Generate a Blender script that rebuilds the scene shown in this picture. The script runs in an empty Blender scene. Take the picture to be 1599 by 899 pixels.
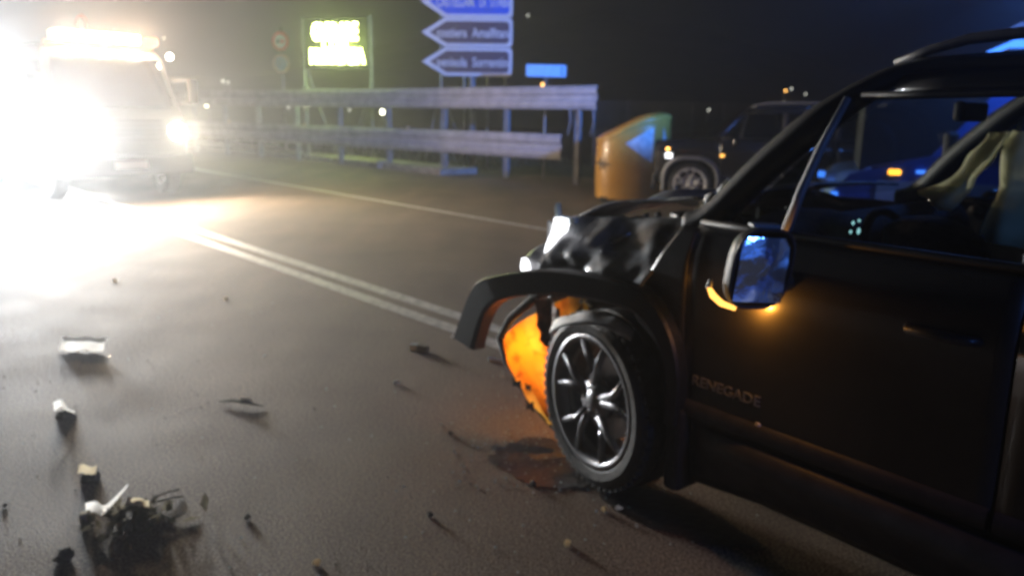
import bpy, math, random
import numpy as np
from mathutils import Vector, Matrix, noise

random.seed(11)
C = bpy.context.scene.collection
sc = bpy.context.scene
PI = math.pi
R = math.radians

# ------------------------------------------------------------------ camera
cd = bpy.data.cameras.new('camera')
cam = bpy.data.objects.new('camera', cd)
C.objects.link(cam)
sc.camera = cam
PITCH, ROLL, EYE = R(12.8), R(0.9), 1.5
_D = Vector((0, math.cos(PITCH), -math.sin(PITCH)))
_U0 = Vector((0, math.sin(PITCH), math.cos(PITCH)))
_R0 = Vector((1, 0, 0))
_Rt = _R0 * math.cos(ROLL) + _U0 * math.sin(ROLL)
_Up = -_R0 * math.sin(ROLL) + _U0 * math.cos(ROLL)
cam.matrix_world = Matrix(((_Rt.x, _Up.x, -_D.x, 0), (_Rt.y, _Up.y, -_D.y, 0), (_Rt.z, _Up.z, -_D.z, EYE), (0, 0, 0, 1)))
cd.sensor_width = 36
cd.lens = 1200 / 1599 * 36
cd.clip_start = 0.05
cd.clip_end = 1500
cd.dof.use_dof = True
cd.dof.focus_distance = 0.95
cd.dof.aperture_fstop = 4.6

# ------------------------------------------------------------------ world, exposure
w = bpy.data.worlds.new('World')
sc.world = w
w.use_nodes = True
bg = w.node_tree.nodes['Background']
bg.inputs['Color'].default_value = (0.55, 0.75, 0.7, 1)
bg.inputs['Strength'].default_value = 0.0008
sc.view_settings.view_transform = 'Standard'
sc.view_settings.look = 'None'
sc.view_settings.exposure = 0
sc.view_settings.gamma = 1
sc.cycles.volume_bounces = 1
sc.cycles.max_bounces = 8
sc.cycles.transparent_max_bounces = 16
sc.cycles.sample_clamp_indirect = 3
sc.cycles.sample_clamp_direct = 0
sc.cycles.use_denoising = True
sc.cycles.filter_width = 2.0
sc.cycles.blur_glossy = 0.5
sc.cycles.caustics_reflective = False
sc.cycles.caustics_refractive = False

# lamp powers, all in watts
P_TRUCK_NEAR = 2500     # glaring truck headlamp
P_TRUCK_FAR = 1200
P_BAR = 620
P_CAR = 3300
P_BEACON_BEAM = 8000
P_BEACON = 120
P_LED = 300
P_TURN = 2.7
P_MIRROR = 2.0
HAZE = 0.0048
ANISO = 0.74


def lamp(name, kind, loc, power, color, parent=None, aim=None, size=None, blend=0.6, radius=0.04):
    ld = bpy.data.lights.new(name, kind)
    ld.energy = power
    ld.color = color
    ld.shadow_soft_size = radius
    o = bpy.data.objects.new(name, ld)
    C.objects.link(o)
    o.location = loc
    if kind == 'SPOT':
        ld.spot_size = size
        ld.spot_blend = blend
        o.rotation_euler = Vector(aim).to_track_quat('-Z', 'Y').to_euler()
    if parent:
        o.parent = parent
    return o


# ------------------------------------------------------------------ materials
def mat(name, base, rough=0.5, metal=0.0, coat=0.0, emit=None, es=0.0, var=0.0, vscale=8.0, bump=0.0, bscale=40.0,
        base2=None, trans=0.0, spec=None, sampling=None):
    m = bpy.data.materials.new(name)
    m.use_nodes = True
    nt = m.node_tree
    b = nt.nodes['Principled BSDF']
    b.inputs['Base Color'].default_value = (*base, 1)
    b.inputs['Roughness'].default_value = rough
    b.inputs['Metallic'].default_value = metal
    b.inputs['Coat Weight'].default_value = coat
    b.inputs['Transmission Weight'].default_value = trans
    if spec is not None:
        b.inputs['Specular IOR Level'].default_value = spec
    if emit:
        b.inputs['Emission Color'].default_value = (*emit, 1)
        b.inputs['Emission Strength'].default_value = es
        if sampling:
            m.cycles.emission_sampling = sampling
    tc = nt.nodes.new('ShaderNodeTexCoord')
    if var or base2:
        n = nt.nodes.new('ShaderNodeTexNoise')
        n.inputs['Scale'].default_value = vscale
        n.inputs['Detail'].default_value = 6
        nt.links.new(tc.outputs['Object'], n.inputs['Vector'])
        r = nt.nodes.new('ShaderNodeValToRGB')
        r.color_ramp.elements[0].position = 0.35
        r.color_ramp.elements[1].position = 0.68
        c2 = base2 if base2 else tuple(min(1, c * (1 + var)) for c in base)
        c1 = base if base2 else tuple(c * (1 - var) for c in base)
        r.color_ramp.elements[0].color = (*c1, 1)
        r.color_ramp.elements[1].color = (*c2, 1)
        nt.links.new(n.outputs['Fac'], r.inputs['Fac'])
        nt.links.new(r.outputs['Color'], b.inputs['Base Color'])
    if bump:
        n2 = nt.nodes.new('ShaderNodeTexNoise')
        n2.inputs['Scale'].default_value = bscale
        n2.inputs['Detail'].default_value = 5
        nt.links.new(tc.outputs['Object'], n2.inputs['Vector'])
        bp = nt.nodes.new('ShaderNodeBump')
        bp.inputs['Strength'].default_value = bump
        bp.inputs['Distance'].default_value = 0.01
        nt.links.new(n2.outputs['Fac'], bp.inputs['Height'])
        nt.links.new(bp.outputs['Normal'], b.inputs['Normal'])
    return m


def glow_mat(name, color, strength, sampling='NONE'):
    m = bpy.data.materials.new(name)
    m.use_nodes = True
    nt = m.node_tree
    nt.nodes.remove(nt.nodes['Principled BSDF'])
    e = nt.nodes.new('ShaderNodeEmission')
    e.inputs['Color'].default_value = (*color, 1)
    e.inputs['Strength'].default_value = strength
    nt.links.new(e.outputs[0], nt.nodes['Material Output'].inputs['Surface'])
    m.cycles.emission_sampling = sampling
    return m


def glass_mat(name, tint=(0.5, 0.55, 0.53), rough=0.02, ior=1.5):
    m = bpy.data.materials.new(name)
    m.use_nodes = True
    nt = m.node_tree
    nt.nodes.remove(nt.nodes['Principled BSDF'])
    t = nt.nodes.new('ShaderNodeBsdfTransparent')
    t.inputs['Color'].default_value = (*tint, 1)
    g = nt.nodes.new('ShaderNodeBsdfGlossy')
    g.inputs['Roughness'].default_value = rough
    f = nt.nodes.new('ShaderNodeFresnel')
    f.inputs['IOR'].default_value = ior
    x = nt.nodes.new('ShaderNodeMixShader')
    nt.links.new(f.outputs[0], x.inputs[0])
    nt.links.new(t.outputs[0], x.inputs[1])
    nt.links.new(g.outputs[0], x.inputs[2])
    nt.links.new(x.outputs[0], nt.nodes['Material Output'].inputs['Surface'])
    return m


def translucent_mat(name, c, c2):
    m = bpy.data.materials.new(name)
    m.use_nodes = True
    nt = m.node_tree
    nt.nodes.remove(nt.nodes['Principled BSDF'])
    tc = nt.nodes.new('ShaderNodeTexCoord')
    n = nt.nodes.new('ShaderNodeTexNoise')
    n.inputs['Scale'].default_value = 15
    n.inputs['Detail'].default_value = 6
    nt.links.new(tc.outputs['Object'], n.inputs['Vector'])
    r = nt.nodes.new('ShaderNodeValToRGB')
    r.color_ramp.elements[0].position = 0.22
    r.color_ramp.elements[1].position = 0.50
    r.color_ramp.elements[0].color = (*c2, 1)
    r.color_ramp.elements[1].color = (*c, 1)
    nt.links.new(n.outputs['Fac'], r.inputs['Fac'])
    t = nt.nodes.new('ShaderNodeBsdfTranslucent')
    d = nt.nodes.new('ShaderNodeBsdfDiffuse')
    x = nt.nodes.new('ShaderNodeMixShader')
    x.inputs[0].default_value = 0.3
    nt.links.new(r.outputs[0], t.inputs['Color'])
    nt.links.new(r.outputs[0], d.inputs['Color'])
    nt.links.new(t.outputs[0], x.inputs[1])
    nt.links.new(d.outputs[0], x.inputs[2])
    nt.links.new(x.outputs[0], nt.nodes['Material Output'].inputs['Surface'])
    return m


def asphalt():
    m = bpy.data.materials.new('asphalt')
    m.use_nodes = True
    nt = m.node_tree
    b = nt.nodes['Principled BSDF']
    tc = nt.nodes.new('ShaderNodeTexCoord')

    def nz(scale, detail, stretch=None):
        n = nt.nodes.new('ShaderNodeTexNoise')
        n.inputs['Scale'].default_value = scale
        n.inputs['Detail'].default_value = detail
        if stretch:
            mp = nt.nodes.new('ShaderNodeMapping')
            mp.inputs['Rotation'].default_value = (0, 0, R(-41.5))
            mp.inputs['Scale'].default_value = stretch
            nt.links.new(tc.outputs['Object'], mp.inputs['Vector'])
            nt.links.new(mp.outputs[0], n.inputs['Vector'])
        else:
            nt.links.new(tc.outputs['Object'], n.inputs['Vector'])
        return n

    def ramp(src, p0, p1, c0, c1):
        r = nt.nodes.new('ShaderNodeValToRGB')
        r.color_ramp.elements[0].position = p0
        r.color_ramp.elements[1].position = p1
        r.color_ramp.elements[0].color = (*c0, 1)
        r.color_ramp.elements[1].color = (*c1, 1)
        nt.links.new(src, r.inputs['Fac'])
        return r

    fine = ramp(nz(110, 3).outputs['Fac'], 0.40, 0.66, (0.075, 0.059, 0.047), (0.32, 0.255, 0.205))
    big = ramp(nz(0.9, 5).outputs['Fac'], 0.3, 0.7, (0.84, 0.84, 0.84), (1.06, 1.05, 1.03))
    worn = ramp(nz(1.0, 5, (1.6, 0.25, 1)).outputs['Fac'], 0.35, 0.7, (0.82, 0.82, 0.82), (1.12, 1.1, 1.06))
    m1 = nt.nodes.new('ShaderNodeMixRGB'); m1.blend_type = 'MULTIPLY'; m1.inputs[0].default_value = 1
    m2 = nt.nodes.new('ShaderNodeMixRGB'); m2.blend_type = 'MULTIPLY'; m2.inputs[0].default_value = 1
    nt.links.new(fine.outputs[0], m1.inputs[1]); nt.links.new(big.outputs[0], m1.inputs[2])
    nt.links.new(m1.outputs[0], m2.inputs[1]); nt.links.new(worn.outputs[0], m2.inputs[2])
    nt.links.new(m2.outputs[0], b.inputs['Base Color'])
    rr = ramp(nz(2.2, 5).outputs['Fac'], 0.3, 0.7, (0.70, 0.70, 0.70), (0.78, 0.78, 0.78))
    nt.links.new(rr.outputs[0], b.inputs['Roughness'])
    b.inputs['Specular IOR Level'].default_value = 0.13
    v = nt.nodes.new('ShaderNodeTexVoronoi')
    v.inputs['Scale'].default_value = 170
    nt.links.new(tc.outputs['Object'], v.inputs['Vector'])
    bp = nt.nodes.new('ShaderNodeBump')
    bp.inputs['Strength'].default_value = 0.85
    bp.inputs['Distance'].default_value = 0.004
    nt.links.new(v.outputs['Distance'], bp.inputs['Height'])
    nt.links.new(bp.outputs['Normal'], b.inputs['Normal'])
    return m


M = {}
M['asphalt'] = asphalt()
M['paint_white'] = mat('road_paint', (0.30, 0.29, 0.27), 0.6, base2=(0.62, 0.6, 0.55), vscale=14, bump=0.4, bscale=90)
M['concrete'] = mat('concrete', (0.22, 0.21, 0.19), 0.85, base2=(0.38, 0.36, 0.33), vscale=5, bump=0.6, bscale=30)
M['verge'] = mat('verge_soil', (0.03, 0.035, 0.02), 0.95, base2=(0.09, 0.08, 0.055), vscale=3, bump=1, bscale=12)
M['galv'] = mat('galvanised_steel', (0.36, 0.37, 0.38), 0.6, metal=0.1, base2=(0.50, 0.51, 0.52), vscale=4, bump=0.1)
M['galv_post'] = mat('dull_steel', (0.30, 0.31, 0.32), 0.6, metal=0.3, var=0.2, vscale=6)
M['black_paint'] = mat('black_car_paint', (0.014, 0.013, 0.013), 0.36, coat=0.45, base2=(0.038, 0.034, 0.032), vscale=2.2, bump=0.03, bscale=3)
M['dusty_black'] = mat('scraped_black_paint', (0.11, 0.11, 0.115), 0.40, coat=0.25, base2=(0.38, 0.38, 0.385), vscale=9, bump=0.5, bscale=14)
M['dark_suv'] = mat('dark_suv_paint', (0.012, 0.012, 0.014), 0.2, coat=1.0)
M['silver_paint'] = mat('grey_car_paint', (0.35, 0.36, 0.37), 0.3, metal=0.4, coat=1.0)
M['cladding'] = mat('charcoal_plastic', (0.05, 0.05, 0.06), 0.45, var=0.25, vscale=12, bump=0.15, bscale=160)
M['flare'] = mat('wheel_arch_plastic', (0.007, 0.009, 0.014), 0.45, var=0.2, vscale=20, bump=0.2, bscale=180)
M['rubber'] = mat('tyre_rubber', (0.030, 0.029, 0.028), 0.62, var=0.35, vscale=18, bump=0.3, bscale=60)
M['rim_dark'] = mat('dark_alloy', (0.36, 0.36, 0.38), 0.36, metal=0.45)
M['rim_silver'] = mat('silver_alloy', (0.75, 0.75, 0.73), 0.4, metal=0.2)
M['bare_metal'] = mat('bare_metal', (0.6, 0.6, 0.62), 0.28, metal=0.9)
M['chrome'] = mat('chrome', (0.8, 0.8, 0.82), 0.12, metal=1.0)
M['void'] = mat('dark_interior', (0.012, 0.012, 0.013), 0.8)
M['engine'] = mat('engine_bay', (0.02, 0.02, 0.022), 0.5, base2=(0.08, 0.08, 0.08), vscale=20, bump=0.6)
M['seat'] = mat('seat_cloth', (0.035, 0.028, 0.035), 0.9, var=0.3, vscale=40, bump=0.3, bscale=200)
M['airbag'] = translucent_mat('airbag_fabric', (.85, .82, .62), (.75, .72, .52))
M['glass'] = glass_mat('car_glass', (.85, .88, .86))
M['glass_dark'] = glass_mat('tinted_glass', (0.18, 0.2, 0.2))
M['mirror'] = mat('mirror_glass', (0.85, 0.88, 0.95), 0.07, metal=1.0, bump=0.25, bscale=12)
M['pillar'] = mat('pillar_plastic', (0.010, 0.0095, 0.010), 0.55, var=0.2, vscale=10)
M['tan'] = mat('scraped_dusty_metal', (0.10, 0.09, 0.08), 0.6, base2=(0.55, 0.44, 0.24), vscale=26, bump=1.0, bscale=40)
M['white_plastic'] = mat('white_plastic', (0.75, 0.75, 0.73), 0.5, var=0.08)
M['cream'] = mat('cream_foam', (0.55, 0.47, 0.33), 0.8, var=0.25, vscale=30, bump=0.8, bscale=40)
M['debris_dark'] = mat('dark_debris', (0.03, 0.03, 0.022), 0.75, base2=(0.16, 0.145, 0.10), vscale=25, bump=1.0, bscale=40)
M['clear_shard'] = mat('clear_shard', (0.7, 0.85, 0.85), 0.12, var=0.05, trans=0.3)
M['wet'] = mat('wet_oil', (0.028, 0.024, 0.022), 0.35, spec=0.6, var=0.2, bump=0.5, bscale=30)
M['bin'] = mat('orange_bin_fibreglass', (0.58, 0.30, 0.055), 0.35, coat=0.3, base2=(0.46, 0.22, 0.035), vscale=2.5, bump=0.1, bscale=9)
M['bin_white'] = mat('white_sticker', (0.75, 0.75, 0.73), 0.4, base2=(0.4, 0.42, 0.42), vscale=7)
M['bin_mark'] = mat('dark_print', (0.02, 0.012, 0.01), 0.6)
M['sign_blue'] = mat('blue_sheeting', (0.01, 0.12, 0.75), 0.45, var=0.08)
M['sign_brown'] = mat('brown_sheeting', (0.075, 0.045, 0.085), 0.45, var=0.1)
M['sign_white'] = mat('white_sheeting', (0.82, 0.82, 0.82), 0.45, var=0.05)
M['sign_red'] = mat('red_sheeting', (0.75, 0.10, 0.10), 0.45)
M['sign_lightblue'] = mat('pale_blue_sheeting', (0.35, 0.62, 0.85), 0.45, var=0.1)
M['board'] = mat('black_board', (0.012, 0.013, 0.010), 0.5)
M['truck_paint'] = mat('grey_truck_paint', (0.07, 0.07, 0.07), 0.35, coat=0.5, var=0.06)
M['truck_dark'] = mat('dark_truck_trim', (0.03, 0.03, 0.03), 0.55)
M['van_white'] = mat('blue_van_paint', (0.06, 0.13, 0.42), 0.35, coat=0.5)
M['van_blue'] = mat('pale_van_stripe', (0.55, 0.55, 0.6), 0.35, coat=0.5)
M['house'] = mat('pale_house_wall', (0.3, 0.28, 0.24), 0.9, var=0.15)
M['roof_tile'] = mat('dark_roof', (0.12, 0.06, 0.04), 0.9)
M['foliage'] = mat('hill_scrub', (0.03, 0.045, 0.018), 0.95, base2=(0.07, 0.08, 0.03), vscale=0.4, bump=1, bscale=1)
M['led'] = glow_mat('amber_led', (0.86, 1.0, 0.30), 26)
M['lamp_hot'] = glow_mat('headlamp_glow', (1.0, 0.99, 0.96), 120)
M['lamp_warm'] = glow_mat('warm_headlamp_glow', (1.0, 0.93, 0.78), 40)
M['bar_glow'] = glow_mat('lightbar_glow', (1.0, 0.80, 0.50), 7)
M['bar_amber'] = glow_mat('lightbar_amber', (1.0, 0.42, 0.14), 1.6)
M['drl_glint'] = glow_mat('headlamp_shell_and_glint', (0.95, 0.95, 1.0), 3.0)
M['turn'] = glow_mat('turn_signal_lens', (1.0, 0.36, 0.03), 6)
M['turn_glint'] = glow_mat('signal_lens_and_glint', (1.0, 0.48, 0.09), 2.6)
M['beacon'] = glow_mat('blue_beacon', (0.05, 0.22, 1.0), 2.4)
M['beacon_pale'] = glow_mat('blue_beacon_pale', (0.10, 0.22, 0.8), 0.55)
M['cyan'] = glow_mat('cyan_dash_lamp', (0.35, 0.75, 0.8), 1.0)
M['red_dash'] = glow_mat('red_dash_lamp', (0.6, 0.12, 0.05), 0.6)
M['town_white'] = glow_mat('town_lamp_white', (1.0, 0.97, 0.72), 12)
M['town_dim'] = glow_mat('town_lamp_dim', (0.8, 0.8, 0.7), 2.0)
M['town_amber'] = glow_mat('town_lamp_amber', (1.0, 0.5, 0.12), 6)
M['liner'] = translucent_mat('torn_wheel_liner', (1.0, 0.50, 0.07), (0.25, 0.05, 0.01))  # plastic coloured orange to carry the turn lamp's light
M['pale_edge'] = mat('pale_strip', (0.65, 0.66, 0.68), 0.6, base2=(0.38, 0.38, 0.38), vscale=14)
M['scrap'] = translucent_mat('scrap_plastic', (.10, .09, .065), (.30, .27, .2))
M['thin_white'] = translucent_mat('thin_white_plastic', (.9, .9, .88), (.85, .84, .8))
M['thin_cream'] = translucent_mat('thin_cream_foam', (.8, .7, .5), (.6, .5, .35))
M['plate'] = mat('number_plate', (0.8, 0.8, 0.78), 0.4)


# ------------------------------------------------------------------ mesh helpers
class MB:
    def __init__(s):
        s.v, s.f = [], []

    def add(s, v, f):
        k = len(s.v)
        s.v += [tuple(p) for p in v]
        s.f += [tuple(i + k for i in q) for q in f]
        return s

    def box(s, c, d, rot=None, taper=1.0):
        x, y, z = d[0] / 2, d[1] / 2, d[2] / 2
        v = []
        for sz in (-1, 1):
            t = taper if sz > 0 else 1.0
            for sx, sy in ((-1, -1), (1, -1), (1, 1), (-1, 1)):
                p = Vector((sx * x * t, sy * y * t, sz * z))
                if rot:
                    p = rot @ p
                v.append(p + Vector(c))
        return s.add(v, [(3, 2, 1, 0), (4, 5, 6, 7), (0, 1, 5, 4), (1, 2, 6, 5), (2, 3, 7, 6), (3, 0, 4, 7)])

    def tube(s, pts, r, n=8, cap=True, flat=1.0):
        pts = [Vector(p) for p in pts]
        rs = r if isinstance(r, (list, tuple)) else [r] * len(pts)
        v, f = [], []
        for i, p in enumerate(pts):
            a = pts[max(0, i - 1)]
            b = pts[min(len(pts) - 1, i + 1)]
            d = (b - a).normalized()
            h = Vector((0, 0, 1)) if abs(d.z) < 0.95 else Vector((1, 0, 0))
            u = d.cross(h).normalized()
            w_ = u.cross(d).normalized()
            for k in range(n):
                t = 2 * PI * k / n
                v.append(p + u * math.cos(t) * rs[i] + w_ * math.sin(t) * rs[i] * flat)
        for i in range(len(pts) - 1):
            for k in range(n):
                a, b = i * n + k, i * n + (k + 1) % n
                f.append((a, b, b + n, a + n))
        if cap:
            f.append(tuple(range(n))[::-1])
            f.append(tuple((len(pts) - 1) * n + k for k in range(n)))
        return s.add(v, f)

    def grid(s, fn, nu, nv, closed_u=False):
        v = [fn(i / nu, j / nv) for i in range(nu + (0 if closed_u else 1)) for j in range(nv + 1)]
        f = []
        m = nu if closed_u else nu + 1
        for i in range(nu):
            for j in range(nv):
                a = i * (nv + 1) + j
                b = ((i + 1) % m) * (nv + 1) + j
                f.append((a, b, b + 1, a + 1))
        return s.add(v, f)

    def lathe(s, prof, origin=(0, 0, 0), axis='z', n=32, scale=(1, 1, 1)):
        o = Vector(origin)
        v, f = [], []
        for (r, h) in prof:
            for k in range(n):
                t = 2 * PI * k / n
                a, b = r * math.cos(t), r * math.sin(t)
                p = (a, b, h) if axis == 'z' else (a, h, b) if axis == 'y' else (h, a, b)
                v.append(o + Vector((p[0] * scale[0], p[1] * scale[1], p[2] * scale[2])))
        for i in range(len(prof) - 1):
            for k in range(n):
                a, b = i * n + k, i * n + (k + 1) % n
                f.append((a, b, b + n, a + n))
        return s.add(v, f)

    def prism(s, poly, z0, z1, tf=None):
        """polygon in (a, b) extruded along c; tf(a, b, c) -> point"""
        tf = tf or (lambda a, b, c: (a, b, c))
        n = len(poly)
        v = [tf(a, b, z0) for a, b in poly] + [tf(a, b, z1) for a, b in poly]
        f = [tuple(range(n))[::-1], tuple(range(n, 2 * n))]
        f += [(i, (i + 1) % n, n + (i + 1) % n, n + i) for i in range(n)]
        return s.add(v, f)

    def build(s, name, m, parent=None, smooth=False, solid=None, bevel=None, loc=None):
        me = bpy.data.meshes.new(name)
        me.from_pydata([tuple(p) for p in s.v], [], s.f)
        me.update()
        me.materials.append(m)
        if smooth:
            me.polygons.foreach_set('use_smooth', [True] * len(me.polygons))
        o = bpy.data.objects.new(name, me)
        C.objects.link(o)
        if parent:
            o.parent = parent
        if loc:
            o.location = loc
        if solid:
            md = o.modifiers.new('thickness', 'SOLIDIFY')
            md.thickness = solid
            md.offset = 0
        if bevel:
            md = o.modifiers.new('soft_edges', 'BEVEL')
            md.width = bevel
            md.segments = 2
            md.limit_method = 'ANGLE'
            md.angle_limit = R(35)
        return o


def empty(name, label, cat, loc=(0, 0, 0), rz=0.0, group=None):
    o = bpy.data.objects.new(name, None)
    C.objects.link(o)
    o.location = loc
    o.rotation_euler = (0, 0, rz)
    o['label'] = label
    o['category'] = cat
    if group:
        o['group'] = group
    return o


def tag(o, label, cat, group=None):
    o['label'] = label
    o['category'] = cat
    if group:
        o['group'] = group
    return o


def copy_tree(o, parent=None):
    c = o.copy()
    C.objects.link(c)
    if parent:
        c.parent = parent
    for ch in list(o.children):
        copy_tree(ch, c)
    return c


def text(name, body, size, loc, rot, m, parent, extrude=0.004, width=None, bold=0.0):
    cu = bpy.data.curves.new(name, 'FONT')
    cu.body = body
    cu.size = size
    cu.extrude = extrude
    cu.offset = bold
    cu.align_x = 'CENTER'
    cu.align_y = 'CENTER'
    cu.resolution_u = 3
    t = bpy.data.objects.new(name, cu)
    C.objects.link(t)
    bpy.context.view_layer.update()
    me = bpy.data.meshes.new_from_object(t.evaluated_get(bpy.context.evaluated_depsgraph_get()))
    xs = [v.co.x for v in me.vertices]
    if width:
        k = width / (max(xs) - min(xs))
        for v in me.vertices:
            v.co.x *= k
    bpy.data.objects.remove(t)
    me.materials.clear()
    me.materials.append(m)
    me.name = name
    o = bpy.data.objects.new(name, me)
    C.objects.link(o)
    o.location = loc
    o.rotation_euler = rot
    o.parent = parent
    return o


def nz(x, y=0.0, z=0.0, s=1.0):
    return noise.noise(Vector((x * s, y * s, z * s)))


# ------------------------------------------------------------------ the setting
def sheet(name, pts, z, m):
    b = MB()
    b.add([(x, y, z) for x, y in pts], [tuple(range(len(pts)))])
    o = b.build(name, m)
    o['kind'] = 'structure'
    return o


RD = Vector((-0.668, 0.744, 0)).normalized()      # the way the road runs, away to the left
RN = Vector((RD.y, -RD.x, 0))                      # to its right (beyond the far kerb)
KB = Vector((1.019, 15.716, 0))                    # a point on the far kerb


def along(p, t, off=0.0, z=0.0):
    q = Vector(p) + RD * t + RN * off
    return Vector((q.x, q.y, z))


sheet('ground', [(-160, -60), (160, -60), (160, 190), (-160, 190)], -0.012, M['verge'])
a, b_, c_, d_ = along(KB, -45, -26), along(KB, 120, -26), along(KB, 120, 0.0), along(KB, -45, 0.0)
road = sheet('road', [(p.x, p.y) for p in (a, b_, c_, d_)][::-1], 0.0, M['asphalt'])
p = [along(KB, 3.2, 0.002), along(KB, 3.2, 2.4), along(KB, -30, 9), along(KB, -30, 0.002)]
sheet('lay_by', [(q.x, q.y) for q in p][::-1], 0.0005, M['asphalt'])


def road_strip(name, p0, t0, t1, width, z=0.004):
    b = MB()
    n = 40
    for i in range(n):
        a0 = t0 + (t1 - t0) * i / n
        a1 = t0 + (t1 - t0) * (i + 1) / n
        j0, j1 = [0.006 * nz(a * 3.1, width * 30) for a in (a0, a1)]
        v = [along(p0, a0, -width / 2 + j0, z), along(p0, a1, -width / 2 + j1, z), along(p0, a1, width / 2 - j1, z), along(p0, a0, width / 2 - j0, z)]
        b.add(v, [(0, 3, 2, 1)])
    o = b.build(name, M['paint_white'])
    o['kind'] = 'structure'
    return o


road_strip('centre_line', (-0.084, 5.25, 0), -9, 90, 0.13)
road_strip('centre_line', (-0.10, 4.90, 0), -9, 90, 0.13)
road_strip('edge_line', (0.499, 10.049, 0), -3, 90, 0.12)
road_strip('edge_line', along((-0.084, 5.25, 0), 0, -5.3), -9, 90, 0.12)

kb = MB()
for i in range(60):
    t0 = 4.2 + i * 1.0
    kb.prism([(0, 0), (0, 0.13), (0.02, 0.15), (0.16, 0.15), (0.16, 0)], t0 + 0.006, t0 + 0.994, lambda a_, b2, c2: along(KB, c2, a_, b2))
k = kb.build('kerb', M['concrete'])
k['kind'] = 'structure'
pv = MB()
pv.prism([(0.162, 0), (0.162, 0.14), (1.15, 0.14), (1.15, -0.01)], 4.2, 64, lambda a_, b2, c2: along(KB, c2, a_, b2))
o = pv.build('pavement', M['concrete'])
o['kind'] = 'structure'
# rough verge beyond the pavement
vg = MB()


def vfn(u, v):
    t = -30 + 95 * u
    off = 1.2 + 9 * v if t > 4 else 9.2 + 2 * v
    q = along(KB, t, off)
    return (q.x, q.y, 0.0 + 0.06 * nz(q.x, q.y, 0, 0.9) + 0.02)


# rising scrub hill far away, dark, with the town lamps on it
hb = MB()


def hfn(u, v):
    x = -130 + 270 * u
    y = 84 + 60 * v
    h = 17 * (v ** 0.8) * (0.75 + 0.35 * math.sin(x * 0.045 + 1.0)) + 1.2 * nz(x, y, 0, 0.1) * v + 0.8 * nz(x, y, 3, 0.35) * v
    return (x, y, -0.05 + max(0, h))


hb.grid(hfn, 90, 20)
o = hb.build('hill', M['foliage'], smooth=True)
o['kind'] = 'structure'


def ground_at(x, y):
    if y < 84:
        return 0.0
    v = (y - 84) / 60
    return max(0, 17 * (v ** 0.8) * (0.75 + 0.35 * math.sin(x * 0.045 + 1.0)) + 1.2 * nz(x, y, 0, 0.1) * v + 0.8 * nz(x, y, 3, 0.35) * v) - 0.05


# low scrub behind the barrier
sb = MB()
for i in range(1500):
    t = random.uniform(-24, 60)
    off = random.uniform(1.9, 6.0) if t > 5 else random.uniform(8.5, 12)
    q = along(KB, t, off)
    h = random.uniform(0.12, 0.42)
    an = random.uniform(0, PI)
    for kk in range(3):
        a1 = an + kk * 1.1
        dx, dy = math.cos(a1) * 0.03, math.sin(a1) * 0.03
        lx, ly = random.uniform(-0.12, 0.12), random.uniform(-0.12, 0.12)
        sb.add([(q.x - dx, q.y - dy, -0.01), (q.x + dx, q.y + dy, -0.01), (q.x + lx, q.y + ly, h)], [(0, 1, 2)])
o = sb.build('undergrowth', M['foliage'])
o['kind'] = 'stuff'

# ------------------------------------------------------------------ guard rail
BP = [Vector(p) for p in ((-13.3, 29.45, 0), (-11.54, 27.91, 0), (-6.19, 23.27, 0), (-1.05, 18.94, 0), (1.09, 16.95, 0), (1.72, 16.36, 0))]
cum = [0]
for i in range(1, len(BP)):
    cum.append(cum[-1] + (BP[i] - BP[i - 1]).length)


def bar_at(t):
    if t <= 0:
        d = (BP[1] - BP[0]).normalized()
        return BP[0] + d * t, d
    for i in range(1, len(BP)):
        if t <= cum[i] or i == len(BP) - 1:
            d = (BP[i] - BP[i - 1]).normalized()
            return BP[i - 1] + d * (t - cum[i - 1]), d


gr = empty('guard_rail', 'tall galvanised crash barrier with two broad rails, ending beside the orange container', 'crash barrier', BP[3])
g0 = BP[3]


def rail(name, z0, z1, t0, t1, depth=0.06):
    h = z1 - z0
    prof = [(0.0, 0), (-0.25, .0), (-1.0, .16), (-1.0, .30), (-0.15, .44), (-0.15, .56), (-1.0, .70), (-1.0, .84), (-0.25, 1.0), (0, 1.0)]
    n = max(1, int((t1 - t0) / 1.0))
    b = MB()

    def fn(u, v):
        t = t0 + (t1 - t0) * u
        p, d = bar_at(t)
        nrm = Vector((d.y, -d.x, 0))   # towards the road side is -nrm or +nrm
        if nrm.y > 0:
            nrm = -nrm
        a, z = prof[min(int(round(v * (len(prof) - 1))), len(prof) - 1)]
        q = p + nrm * (-a * depth) - g0
        return (q.x, q.y, z0 + z * h)
    b.grid(fn, n, len(prof) - 1)
    return b.build(name, M['galv'], gr, solid=0.006)


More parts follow.
